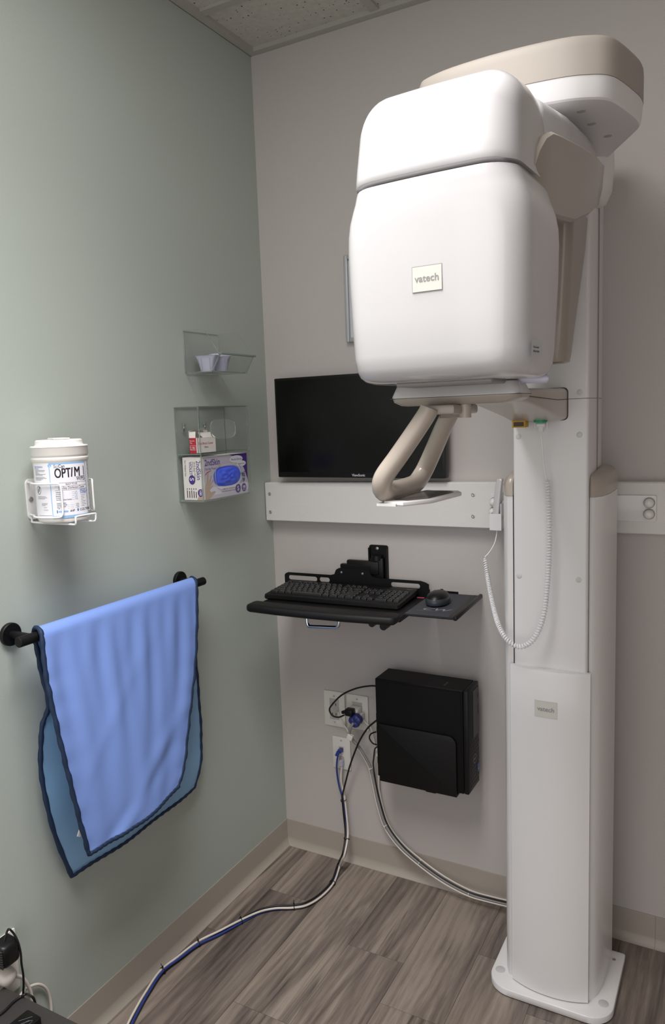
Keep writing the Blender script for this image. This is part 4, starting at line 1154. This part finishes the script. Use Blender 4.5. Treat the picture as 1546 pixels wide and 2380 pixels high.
# mouse platform
b = B(); box(b, .240, .375, -.140, .110, .004, .0075, 0, .001, 1); box(b, .240, .372, .106, .112, .0075, .014); pf = finish(kxf(b), 'mouse_platform', M_black, t, smooth=0)
b = B(); box(b, .371, .380, -.142, .104, .002, .014, 0, .003, 2); finish(kxf(b), 'platform_edge', M_blackp, t)
b = B(); box(b, .242, .369, -.134, .100, .0075, .0092); padm = finish(kxf(b), 'mouse_pad', M_pad, t, smooth=0)
b = B(); box(b, .356, .369, -.134, .100, .0092, .0096); finish(kxf(b), 'pad_border', M_blackp, padm, smooth=0)
b = B(); fk = lambda u, v: Vector((.268+u, -.088+v, .0097))
put_text(b, 'CW', .030, fk, 0, bold=.012, shear=.3, sx=1.35)
for q in ((.260, .318, -.0965, -.0955), (.276, .318, -.0595, -.0585)): put_rect(b, *q, lambda u, v: Vector((u, v, .0097)), 0)
finish(kxf(b), 'pad_emblem', mat('pale emblem', '#8a8d96', .6), padm, smooth=0)
b = B(); box(b, .205, .226, .060, .066, .0, .0012); finish(kxf(b), 'warning_strip', M_strip, t, smooth=0)
b = B()
cyl(b, (.165, -.17, -.016), (.165, -.14, -.016), .009, 14); cyl(b, (.200, -.178, -.018), (.200, -.150, -.018), .010, 14)
pieces(kxf(b), 'adjuster_knob', M_blackp, t)
p1, p2 = at(713, 1430, 'y', -.26), at(789, 1432, 'y', -.26); p3, p4 = at(714, 1456, 'y', -.262), at(787, 1459, 'y', -.262)
b = B(); tube(b, spline([p1+Vector((0, 0, .012)), p1, p1.lerp(p3, .6), p1.lerp(p3, .95).lerp(p4, .05), p3.lerp(p4, .16), p3.lerp(p4, .5), p3.lerp(p4, .84), p2.lerp(p4, .95).lerp(p3, .05), p2.lerp(p4, .6), p2, p2+Vector((0, 0, .012))], 5), .0050, 12)
finish(b, 'pull_handle', M_chrome, t, smooth=60)

# keyboard
t = thing('keyboard', 'black full size keyboard on the wall mounted tray', 'keyboard', K(-.012, .0, .001))
b = B(); rings = []
kw0, kw1, kd0, kd1 = -.206, .206, -.086, .075
for z, e in ((.0006, .002), (.004, 0), (.013, .001), (.0145, .003)):
    rings.append([Vector((x, y, z + (y-kd0)*.05)) for x, y in rrect(kw0+e, kw1-e, kd0+e, kd1-e, .008, 4)])
loft(b, rings); fixn(b); finish(kxf(b), 'keyboard_body', M_blackp, t, smooth=30)
keym = {}
kb_root = t
def add_key(u, v, w, d):
    key = (round(w, 4), round(d, 4))
    if key not in keym:
        bmk = B(); rr = []
        for z, e in ((0, 0), (.0045, .0008), (.006, .0016), (.0063, .0026)):
            rr.append([Vector((x, y, z)) for x, y in rrect(-w/2+e, w/2-e, -d/2+e, d/2-e, .0015, 2)])
        loft(bmk, rr, 0, False, True); fixn(bmk)
        for i_ in range(2):
            put_rect(bmk, -min(w*.22, .0045), -min(w*.22, .0045)+.0028, .0012, .0034, lambda a, c: Vector((a, c, .0065)), 1) if i_ == 0 else None
        me = D.meshes.new('key'); bmk.to_mesh(me); bmk.free(); me.materials.append(M_keycap); me.materials.append(M_keyink)
        keym[key] = me
    o = D.objects.new('key', keym[key]); COL.objects.link(o); o.parent = kb_root
    p = K(u, v, .0146 + (v-kd0)*.05)
    o.location = p - ORG[kb_root.name]; o.rotation_euler = (math.radians(2.9), 0, math.radians(2.6))
M_keycap = mat('black keycap', '#1e1d1e', .42, bump=.05, bscale=600)
M_keyink = mat('grey key legend', '#85837f', .6)
pit = .0175; gap = .0016; x_l = kw0+.010
rowsv = [.048-.0012, .028, .0100, -.0080, -.0260, -.0440]   # F row first; scaled to the deck
rowsv = [.054, .0325, .0135, -.0055, -.0245, -.0435]
rowsv = [v-.015 for v in rowsv]
def krow(r, x0, ws, d=.0170):
    x = x0
    for w in ws:
        if w > 0: add_key(x + w*pit/2, rowsv[r], w*pit-gap, d)
        x += abs(w)*pit
krow(0, x_l, [1, -1, 1, 1, 1, 1, -.5, 1, 1, 1, 1, -.5, 1, 1, 1, 1], .012)
krow(1, x_l, [1]*13+[2]); krow(2, x_l, [1.5]+[1]*12+[1.5]); krow(3, x_l, [1.75]+[1]*11+[2.25]); krow(4, x_l, [2.25]+[1]*10+[2.75]); krow(5, x_l, [1.5, 1.25, 1.25, 5.5, 1.25, 1.5, 1.25, 1.5])
xn = x_l+15.3*pit
krow(1, xn, [1, 1, 1]); krow(2, xn, [1, 1, 1]); krow(4, xn, [-1, 1]); krow(5, xn, [1, 1, 1])
xp = xn+3.3*pit
krow(1, xp, [1, 1, 1, 1]); krow(2, xp, [1, 1, 1]); krow(3, xp, [1, 1, 1]); krow(4, xp, [1, 1, 1]); krow(5, xp, [2, 1])
for r0, r1 in ((2, 3), (4, 5)): add_key(xp+3.5*pit, (rowsv[r0]+rowsv[r1])/2, pit-gap, .017+.019)
b = B(); put_text(b, 'logi', .011, lambda u, v: Vector((kw1-.030+u, .056+v, .0146+(.056-kd0)*.05+.0006)), 0, bold=.01); finish(kxf(b), 'maker_mark', M_keyink, t, smooth=0)

# mouse
mc = K(.292, -.014, .0097)
t = thing('computer_mouse', 'grey and black wireless mouse on the mouse platform beside the keyboard', 'mouse', mc)
b = B(); rings = []
def mring(z, k, dy=0.):
    return [mc + KR.to_3x3() @ Vector((.030*k*math.cos(a)*(1-.10*math.sin(a)), dy+.050*k*math.sin(a), z)) for a in [2*PI*i/28 for i in range(28)]]
loft(b, [mring(0.0003, .93), mring(.004, 1.0), mring(.012, 1.01), mring(.020, .95), mring(.027, .80, -.002), mring(.0315, .58, -.004), mring(.0335, .32, -.006), mring(.034, .06, -.006)]); fixn(b)
for f in b.faces:
    c = KR.to_3x3().inverted() @ (f.calc_center_median()-mc)
    if c.z > .021: f.material_index = 1
    if c.z < .006: f.material_index = 1
finish(b, 'mouse_shell', [M_mouseg, M_blackp], t, smooth=50)
b = B(); cyl(b, tuple(mc + KR.to_3x3() @ Vector((-.003, .030, .026))), tuple(mc + KR.to_3x3() @ Vector((.003, .030, .026))), .006, 14); finish(b, 'scroll_wheel', M_casefront, t)

# ------------------------------------------------------------------ computer in its wall bracket
PX0, PX1, PY0, PY1, PZ0, PZ1 = .402, .672, -.128, -.036, .375, .664
t = thing('desktop_computer', 'black slim desktop computer mounted on edge on the back wall', 'computer', ((PX0+PX1)/2, (PY0+PY1)/2, PZ0))
b = B(); box(b, PX0, PX1-.014, PY0, PY1, PZ0, PZ1, 0, .0015, 1); box(b, PX0+.02, PX1-.02, PY0-.0008, PY0+.001, PZ0+.01, PZ1-.006); case = finish(b, 'case', M_case, t, smooth=20)
b = B(); box(b, PX1-.0135, PX1, PY0, PY1, PZ0, PZ1, 0, .003, 2); bez = finish(b, 'front_bezel', M_casefront, t)
b = B(); box(b, PX1-.0002, PX1+.0012, PY0+.040, PY1-.004, PZ0+.145, PZ1-.012); finish(b, 'drive_panel', mat('grey bezel panel', '#2e2e31', .4), bez, smooth=0)
b = B()
for k in range(22):
    for j in range(6 if k < 13 else 2):
        yy = PY0+.008+j*.0135+(.006 if k % 2 else 0); zz = PZ0+.012+k*.0118
        put_poly(b, [(yy, zz), (yy+.004, zz+.004), (yy, zz+.008), (yy-.004, zz+.004)], lambda u, v: Vector((PX1+.0003, u, v)))
fixn(b); tag(finish(b, 'vent_pattern', M_case, bez, smooth=0), None, None, None)
b = B(); cy_, cz_ = PY0+.050, PZ0+.083
for k in range(28):
    a, c = 2*PI*k/28, 2*PI*(k+1)/28
    put_poly(b, [(cy_+.0125*math.cos(a), cz_+.0125*math.sin(a)), (cy_+.0125*math.cos(c), cz_+.0125*math.sin(c)), (cy_+.0112*math.cos(c), cz_+.0112*math.sin(c)), (cy_+.0112*math.cos(a), cz_+.0112*math.sin(a))], lambda u, v: Vector((PX1+.0008, u, v)))
put_text(b, 'DELL', .0075, lambda u, v: Vector((PX1+.0008, cy_+u, cz_-.0028+v)), 0, align='CENTER', bold=.015)
finish(b, 'round_emblem', mat('grey emblem', '#9a9894', .4), bez, smooth=0)
b = B(); put_rect(b, PY1-.020, PY1-.006, PZ0+.034, PZ0+.056, lambda u, v: Vector((PX1+.0008, u, v))); put_rect(b, PY1-.016, PY1-.008, PZ0+.040, PZ0+.042, lambda u, v: Vector((PX1+.0011, u, v)), 1)
finish(b, 'chip_sticker', [M_lmid, M_textw], bez, smooth=0)
b = B()
for zz in (PZ0+.245, PZ0+.215, PZ0+.20): box(b, PX1+.0004, PX1+.0016, PY1-.014, PY1-.006, zz, zz+.012)
finish(b, 'port', M_seam, bez, smooth=0)
b = B(); put_text(b, 'OptiPlex', .010, lambda u, v: Vector((PX1-.075+v*.9, PY0+.018+u, PZ1+.0006)), 0, sx=.9); finish(b, 'model_lettering', mat('dim print', '#6b6a68', .5), case, smooth=0)
b = B()
for zz in (PZ0+.03, PZ0+.12, PZ0+.16): box(b, PX0-.006, PX0, PY0+.01, PY0+.04, zz, zz+.022, 0, .002, 1)
finish(b, 'rear_connector', M_blackp, case)
t = thing('computer_bracket', 'black sheet steel bracket clasping the desktop computer', 'bracket', ((PX0+PX1)/2, PY1, PZ0))
b = B(); slab(b, rrect(PX0+.010, .640, PZ0-.006, .535, (.003, .003, .022, .004), 6), PY0-.0035, PY0-.0090, XZ, 0, .001); fixn(b); finish(b, 'front_plate', M_black, t, smooth=30)
b = B(); box(b, PX0+.010, .640, PY0-.0085, PY1+.003, PZ0-.0090, PZ0-.0035); finish(b, 'bottom_shelf', M_black, t, smooth=0)
b = B(); box(b, PX0+.03, .640, PY1+.0005, -.0005, PZ0-.0085, .60); finish(b, 'wall_channel', M_black, t, smooth=0)
b = B(); c = Vector((.563, PY0-.004, PZ0-.011)); cyl(b, c+Vector((-.014, .004, 0)), c+Vector((.014, .004, 0)), .0045, 12); finish(b, 'thumb_screw', M_black, t)

# ------------------------------------------------------------------ outlets on the back wall
def plate(x0, x1, z0_, z1_, label, kind):
    t = thing('wall_plate', label, 'outlet', ((x0+x1)/2, -.003, z0_), 'outlet plates on the back wall')
    b = B(); slab(b, rrect(x0, x1, z0_, z1_, .003, 3), -.0005, -.006, XZ, 0, .0022); fixn(b); finish(b, 'cover_plate', M_plate, t, smooth=30)
    cx, cz = (x0+x1)/2, (z0_+z1_)/2
    b = B()
    for dz in (-.042, .042): lathe(b, [(.003, -.006), (.0028, -.0072), (.0005, -.0075)], (cx, 0, cz+dz), 'y', 10)
    fixn(b); pieces(b, 'screw', M_plateg, t)
    if kind == 'decora':
        b = B(); box(b, cx-.0165, cx+.0165, -.0075, -.0055, cz-.0335, cz+.0335, 0, .001, 1); i = finish(b, 'receptacle', M_plateg, t)
        b = B()
        for dz in (-.016, .016):
            for dx in (-.006, .006): box(b, cx+dx-.0012, cx+dx+.0012, -.0079, -.0074, cz+dz-.004, cz+dz+.004)
        finish(b, 'slot', M_seam, i, smooth=0)
    else:
        b = B()
        for dz in (-.018, .014): box(b, cx-.0085, cx+.0085, -.0075, -.0055, cz+dz-.009, cz+dz+.009, 0, .001, 1)
        finish(b, 'jack_insert', M_plateg, t)
plate(.163, .236, .4385, .5515, 'white outlet plate at far left, nearest the room corner', 'decora')
plate(.243, .316, .4420, .5515, 'white outlet plate crowded with plugs, beside the hung computer', 'decora')
plate(.188, .250, .3020, .4060, 'white data jack plate below the two power outlets', 'jack')
# plugs and adapters
t = thing('plug_adapter', 'white cube tap plugged into the right hand outlet', 'adapter', (.279, -.02, .485))
b = B(); box(b, .262, .297, -.038, -.0078, .484, .520, 0, .003, 2); finish(b, 'adapter_body', M_plate, t)
b = B(); box(b, .2968, .2972, -.030, -.016, .500, .503); finish(b, 'slot', M_seam, t, smooth=0)

def cable(name, label, pts, r, m, cat='cable', group=None, n=8, plug=None, seg=8):
    P = spline(pts, n)
    if plug is None:
        b = B(); tube(b, P, r, seg); return tag(finish(b, name, m, loc=tuple(P[0]), smooth=60), label, cat, group)
    t = thing(name, label, cat, tuple(P[0]), group)
    b = B(); tube(b, P, r, seg); finish(b, 'cord', m, t, smooth=60)
    plug(t)
    return t
A = lambda px, py, y: at(px, py, 'y', y)
# black cord from computer to the white tap
def pl_black(t):
    c = A(816, 1655, -.050); b = B()
    box(b, c.x-.016, c.x+.010, -.064, -.039, c.z-.010, c.z+.011, 0, .004, 2); cyl(b, (c.x-.030, -.05, c.z-.006), (c.x-.014, -.05, c.z-.001), .005, 10, r2=.007); finish(b, 'plug', M_blackp, t)
cable('power_cable', 'black power cord arching from the computer to the white tap', [A(882, 1596, -.06), A(862, 1594, -.055), A(828, 1600, -.05), A(795, 1615, -.05), A(772, 1638, -.05), A(766, 1650, -.05), A(773, 1663, -.05), A(787, 1667, -.05), A(800, 1662, -.05)], .0026, M_blackc, plug=pl_black)
# navy plug with grey cord going down to the machine
def pl_navy(t):
    c = A(826, 1677, -.05); b = B()
    for dx, dz in ((-.009, .003), (.009, .006), (.0, -.006), (.003, .011)): lathe(b, [(.004, -.0382), (.0125, -.040), (.0135, -.048), (.011, -.056), (.004, -.060)], (c.x+dx, 0, c.z+dz), 'y', 18)
    cyl(b, (c.x-.003, -.050, c.z), (c.x-.006, -.060, c.z-.012), .006, 12); fixn(b); finish(b, 'plug', M_navyp, t)
    b = B(); q = A(814, 1713, -.061)
    R_ = Matrix.Rotation(.35, 3, 'Y'); box(b, q.x-.009, q.x+.009, -.0665, -.0545, q.z-.008, q.z+.008, 0, .001, 1, R_)
    finish(b, 'paper_tag', M_plate, t)
grey = [A(822, 1680, -.060), A(815, 1692, -.062), A(813, 1704, -.058), A(820, 1719, -.050), A(836, 1738, -.044), A(853, 1766, -.036), A(862, 1785, -.031), A(871, 1825, -.028), A(880, 1865, -.026), A(897, 1918, -.026), A(930, 1965, -.032), A(975, 2005, -.036), A(1030, 2045, -.045), A(1090, 2077, -.05), A(1140, 2092, -.05), A(1195, 2105, -.055)]
def clampz(P, r): return [Vector((p.x, p.y, max(p.z, r))) for p in P]
cable('power_cable', 'thick grey cord with navy plug running from outlet to machine foot', clampz(grey, .0045), .0042, M_greyc, plug=pl_navy)
off = lambda P, dx, dy, dz, i0: [p + Vector((dx, dy, dz)) for p in P[i0:]]
def weave(P, amp, ph, n=6, yb=0.):
    S_ = spline(P, n); out = []
    for i, p in enumerate(S_):
        a = ph + i*.55
        out.append(p + Vector((amp*math.cos(a), yb-abs(amp)*.4*math.sin(a)-amp*.4, amp*math.sin(a)*.8)))
    return out
w1 = [A(866, 1690, -.030), A(870, 1702, -.030)]
g2 = [A(881, 1735, -.05), A(872, 1740, -.040), A(869, 1762, -.034), A(868, 1780, -.030)] + [p + Vector((.0058, -.0015, .0058)) for p in grey[7:11]] + [p + Vector((0, -.003, .0078)) for p in grey[11:]]
cable('thin_cable', 'black cord leaving the computer beside the thick grey one', clampz(g2, .003), .0022, M_blackc)
g3 = [A(838, 1665, -.020), A(850, 1680, -.018), A(862, 1692, -.018), A(868, 1715, -.018), A(878, 1760, -.018), A(880, 1800, -.018), A(882, 1840, -.018)] + [p + Vector((.0015, .0115, .003)) for p in grey[9:]]
def pl_w(t):
    b = B(); c = A(837, 1661, -.018); box(b, c.x-.004, c.x+.012, -.030, -.0085, c.z-.012, c.z+.006, 0, .003, 2); finish(b, 'plug', M_plate, t)
cable('white_cable', 'white cord with flat plug running behind the hung computer', clampz(g3, .003), .0026, M_whitec, plug=pl_w)
g4 = [A(786, 1655, -.010), A(790, 1668, -.014), A(803, 1690, -.018), A(812, 1705, -.024), A(818, 1724, -.034)] + [p + Vector((-.0078, .002, -.003)) for p in grey[4:8]] + [p + Vector((-.0065, -.001, -.0055)) for p in grey[8:11]] + [p+Vector((-.004, -.0075, -.002)) for p in grey[11:]]
cable('white_cable', 'thin white cord from the far left outlet joining the grey cord', clampz(g4, .003), .0019, M_whitec)
# wrapped loop beside the computer
b = B(); box(b, .385, .402, -.075, -.050, .435, .495, 0, .003, 2); tube(b, spline([A(874, 1701, -.07), A(862, 1706, -.07), A(859, 1716, -.07), A(866, 1727, -.07), A(876, 1731, -.07)], 5), .0022, 8)
tag(finish(b, 'power_brick', M_blackp, loc=(.39, -.06, .435)), 'small black power brick with a cord loop at the computer rear edge', 'adapter')
b = B(); c = A(879, 1748, -.02); box(b, c.x-.008, c.x+.010, -.028, -.0005, c.z-.012, c.z+.012, 0, .002, 1); tag(finish(b, 'cable_clip', M_plate, loc=tuple(c)), 'small white clip block on the wall at the computer rear edge', 'clip')

# blue, white and black bundle that drops to the floor and snakes forward
G = lambda px, py: at(px, py, 'z', .0082)
mid = [A(797, 1850, -.030), A(802, 1890, -.034), A(806, 1925, -.040), A(806, 1950, -.055), A(800, 1985, -.085)]
flo = [G(787, 2015), G(773, 2052), G(745, 2082), G(712, 2102), G(680, 2108), G(640, 2110), G(603, 2119), G(560, 2140), G(510, 2168), G(461, 2193), G(415, 2228), G(375, 2260), G(340, 2312), G(318, 2350), G(300, 2385), G(282, 2425)]
mid.append(mid[-1].lerp(flo[0], .5))
trunk = mid+flo
TS = spline(trunk, 10)
def strand(ph, r, amp=.0049):
    out = []; nrm = Vector((1, 0, 0)); dist = 0.
    for i, p in enumerate(TS):
        tg = (TS[min(i+1, len(TS)-1)]-TS[max(i-1, 0)]).normalized()
        nrm = (nrm-tg*nrm.dot(tg)).normalized(); bn = tg.cross(nrm)
        if i: dist += (TS[i]-TS[i-1]).length
        a = ph + .7*math.sin(dist*9) + dist*3
        q = p + (nrm*math.cos(a)+bn*math.sin(a))*amp
        if q.z < r+.0004: q.z = r+.0004
        out.append(q)
    return out
def long_cable(name, label, lead, ph, r, m, plugfn):
    P = spline(lead + [strand(ph, r)[0]], 8) + strand(ph, r)[1:]
    t = thing(name, label, 'cable', tuple(P[0]), 'floor cable bundle')
    b = B(); tube(b, P, r, 8); finish(b, 'cord', m, t, smooth=60)
    if plugfn: plugfn(t)
def pl_rj(t):
    b = B(); c = A(790, 1746, -.020)
    box(b, c.x-.006, c.x+.006, -.026, -.0075, c.z-.006, c.z+.007, 0, .002, 1); cyl(b, (c.x-.003, -.026, c.z), (c.x-.009, -.030, c.z-.012), .005, 10, r2=.0035); finish(b, 'plug', M_bluec, t)
long_cable('network_cable', 'blue cable of the bundle running from the data jack across the floor', [A(788, 1748, -.030), A(784, 1765, -.030), A(783, 1790, -.026), A(788, 1825, -.026)], 3.7, .0030, M_bluec, pl_rj)
def pl_rj2(t):
    b = B(); c = A(794, 1773, -.016)
    box(b, c.x-.006, c.x+.006, -.024, -.0075, c.z-.010, c.z+.010, 0, .002, 1); finish(b, 'plug', M_clear, t)
long_cable('network_cable', 'white cable of the bundle running from the data jack across the floor', [A(795, 1782, -.020), A(793, 1795, -.020), A(793, 1815, -.022), A(796, 1830, -.020)], 5.75, .0030, M_whitec, pl_rj2)
def pl_y(t):
    b = B(); a_, c_ = A(873, 1677, -.065), A(876, 1675, -.065); cyl(b, a_, c_, .0034, 10); finish(b, 'yellow_band', M_yellow, t)
long_cable('video_cable', 'black cable of the bundle running from the computer across the floor', [A(884, 1668, -.07), A(872, 1677, -.066), A(855, 1692, -.062), A(838, 1718, -.061), A(824, 1750, -.057), A(812, 1785, -.050), A(803, 1820, -.042)], 1.6, .0028, M_blackc, pl_y)
# ties
def tie(px, py, plane, val, rad, m, tail, label, group, tdir=(0, 0, 1)):
    c = at(px, py, plane, val)
    P_ = min(range(len(TS)), key=lambda i: (TS[i]-c).length) if rad > .006 else None
    if P_ is not None: c = TS[P_].copy(); tg = (TS[min(P_+1, len(TS)-1)]-TS[P_-1]).normalized()
    else:
        gs = spline(clampz(grey, .0045), 8); q = min(range(len(gs)), key=lambda i: (gs[i]-c).length); c = gs[q].copy(); tg = (gs[min(q+1, len(gs)-1)]-gs[max(q-1, 0)]).normalized()
    up = Vector((0, 0, 1)) if abs(tg.z) < .8 else Vector((0, -1, 0))
    n1 = (up-tg*up.dot(tg)).normalized(); n2 = tg.cross(n1)
    b = B()
    pts = []
    for k in range(14):
        a = 2*PI*k/14; q = c + n1*math.cos(a)*rad + n2*math.sin(a)*rad
        if plane == 'z' or val < -.04: q.z = max(q.z, .0012)
        pts.append(q)
    tube(b, pts, .0011, 6, closed=True)
    h = c + n1*rad
    tube(b, [h-n1*.001, h+n1*.004], .0022, 6)
    if tail: tube(b, [h, h+n1*.006+n2*.003, h+n1*.009+n2*.006], .0009, 5)
    tag(finish(b, 'cable_tie', m, loc=tuple(c), smooth=40), label, 'cable tie', group)
tb = 'black ties on the floor bundle'
tie(797, 1860, 'y', -.03, .0085, M_blackc, 0, 'black cable tie where the bundle forms under the data plate', tb)
tie(806, 1950, 'y', -.055, .0085, M_blackc, 1, 'black cable tie in front of the cove base on the wall drop', tb)
tie(773, 2052, 'z', .006, .0085, M_blackc, 0, 'black cable tie at the floor bend nearest the wall', tb)
tie(682, 2109, 'z', .006, .0085, M_blackc, 1, 'black cable tie standing up midway along the floor bundle', tb)
tie(558, 2140, 'z', .006, .0085, M_blackc, 1, 'black cable tie on the floor bundle, third from the frame bottom', tb)
tie(461, 2192, 'z', .006, .0085, M_blackc, 1, 'black cable tie on the floor bundle, second from the frame bottom', tb)
tie(375, 2258, 'z', .006, .0085, M_blackc, 1, 'black cable tie on the floor bundle nearest the frame bottom', tb)
tw = 'pale ties on the grey cords'
tie(862, 1783, 'y', -.03, .0055, M_plate, 0, 'pale cable tie joining black and grey cords beside the computer', tw)
tie(895, 1917, 'y', -.026, .0058, M_plate, 0, 'pale cable tie on the grey cords just above the cove base', tw)
tie(975, 2005, 'y', -.036, .0058, M_plate, 1, 'pale cable tie on the grey cords in front of the cove base', tw)
tie(1090, 2075, 'y', -.05, .0058, M_plate, 1, 'pale cable tie on the grey cords nearest the machine foot', tw)

# ------------------------------------------------------------------ lower left: outlet, adapter, plug, cabinet, small device
t = thing('wall_plate', 'white outlet plate low on the sage wall behind the dark cabinet', 'outlet', (.003, -1.07, .246))
b = B(); slab(b, rrect(-1.108, -1.036, .2455, .3790, .003, 3), .0005, .006, YZ, 0, .0022); fixn(b); finish(b, 'cover_plate', M_plate, t, smooth=30)
b = B(); box(b, .0055, .0075, -1.089, -1.055, .278, .345, 0, .001, 1); finish(b, 'receptacle', M_plateg, t)
t = thing('power_adapter', 'black block power adapter plugged into the low outlet on the sage wall', 'adapter', (.03, -1.075, .335))
b = B(); rings = []
for x, e in ((.0078, .004), (.011, 0), (.034, .001), (.042, .004), (.046, .009)):
    rings.append([Vector((x, y, z)) for y, z in rrect(-1.098+e, -1.054-e, .334+e, .384-e, .008, 4)])
loft(b, rings); fixn(b); ab = finish(b, 'adapter_body', M_blackp, t, smooth=40)
b = B()
for k in range(8): box(b, .030, .0435, -1.0990, -1.0965, .341+k*.0050, .3432+k*.0050)
finish(b, 'vent_slot', M_seam, ab, smooth=0)
b = B()
X = lambda px, py, x: at(px, py, 'x', x)
tube(b, spline([(.026, -1.078, .383), X(17, 2164, .026), X(22, 2160, .03), X(32, 2170, .035), X(42, 2190, .042), X(48, 2215, .045), X(50, 2240, .045), X(54, 2265, .045), X(55, 2290, .045), X(54, 2312, .045), X(56, 2345, .040)], 6), .0022, 8)
finish(b, 'cord', M_blackc, t, smooth=60)
t = thing('power_plug', 'white round plug with ribbed strain relief below the black adapter', 'plug', (.02, -1.075, .305))
b = B(); lathe(b, [(.012, .0078), (.0175, .010), (.0185, .020), (.016, .030), (.008, .034), (.0005, .035)], (0, -1.075, .303), 'x', 24); fixn(b); finish(b, 'plug_body', M_whitec, t, smooth=50)
b = B(); tube(b, spline([(.022, -1.062, .296), X(44, 2268, .024), X(56, 2276, .024), X(66, 2292, .024), X(72, 2308, .024), X(74, 2325, .024), X(76, 2360, .022)], 6), .0036, 10)
for k in range(6):
    p = Vector((.022, -1.062, .296)).lerp(X(47, 2270, .024), .25+.15*k); tube(b, [p+Vector((0, -.0006, 0)), p+Vector((0, .0006, 0))], .0052, 10)
finish(b, 'cord', M_whitec, t, smooth=60)
cable('white_cable', 'white cord looping against the sage wall behind the dark cabinet', [X(40, 2330, .03), X(52, 2307, .02), X(70, 2293, .010), X(90, 2288, .008), X(106, 2296, .008), X(115, 2315, .008), X(119, 2340, .010), X(119, 2375, .012)], .0032, M_whitec)
CZ = .285
cab = [at(0, 2293, 'z', CZ), at(195, 2380, 'z', CZ)]
yb_ = (cab[0].y+cab[1].y)/2
t = thing('low_cabinet', 'low charcoal cabinet top in the bottom left corner against the sage wall', 'cabinet', (.30, yb_-.2, 0))
b = B(); box(b, .018, .62, yb_-.45, yb_, CZ-.022, CZ, 0, .0015, 1); finish(b, 'cabinet_top', M_desk, t, smooth=20)
b = B(); box(b, .03, .61, yb_-.44, yb_-.012, .0005, CZ-.0225, 0, .001, 1); finish(b, 'cabinet_body', M_blackp, t, smooth=20)
dz = CZ+.017
d1, d2 = at(65, 2345, 'z', dz), at(97, 2364, 'z', dz)
ux = (d2-d1).normalized(); uy = Vector((-ux.y, ux.x, 0))
if uy.y > 0: uy = -uy
t = thing('card_reader', 'small black device with a line logo lying on the charcoal cabinet', 'device', tuple(d1+Vector((0, 0, -.017))))
b = B(); ring = [(0, 0), (.040, 0), (.040, .075), (0, .075)]
ring = rrect(0, .040, 0, .078, .004, 3)
slab(b, ring, CZ+.0003, dz, lambda u, v, w: Vector((d1.x, d1.y, w)) + ux*u + uy*v, 0, .0015); fixn(b); finish(b, 'device_body', M_blackp, t, smooth=30)
b = B(); tube(b, spline([d1 + ux*q[0] + uy*q[1] + Vector((0, 0, .0004)) for q in ((.020, .030), (.031, .014), (.034, .022), (.028, .030), (.024, .024), (.027, .017))], 5), .0004, 5); tube(b, [d1+ux*.010+uy*.028+Vector((0, 0, .0004)), d1+ux*.024+uy*.008+Vector((0, 0, .0004))], .0004, 5)
finish(b, 'line_logo', mat('faint line print', '#55555a', .5), t, smooth=0)
Zc = lambda px, py: at(px, py, 'z', CZ+.0030)
b_pts = [Zc(-12, 2366), Zc(10, 2350), Zc(30, 2330), Zc(48, 2317), Zc(60, 2313)+Vector((0, 0, .002)), X(70, 2314, .055), X(79, 2322, .052), X(84, 2342, .048)]
cable('thin_cable', 'thin black cord lying across the charcoal cabinet and over its edge', b_pts, .0026, M_blackc)

# ------------------------------------------------------------------ light and view
w = D.worlds.new('room ambient'); S.world = w; w.use_nodes = True
w.node_tree.nodes['Background'].inputs[0].default_value = (1, .985, .97, 1)
w.node_tree.nodes['Background'].inputs[1].default_value = 1.4  # added even fill, coming in where the rear wall is left off
S.view_settings.view_transform = 'Standard'; S.view_settings.look = 'None'; S.view_settings.gamma = 1.0
S.view_settings.exposure = 0.0
S.view_settings.use_curve_mapping = False
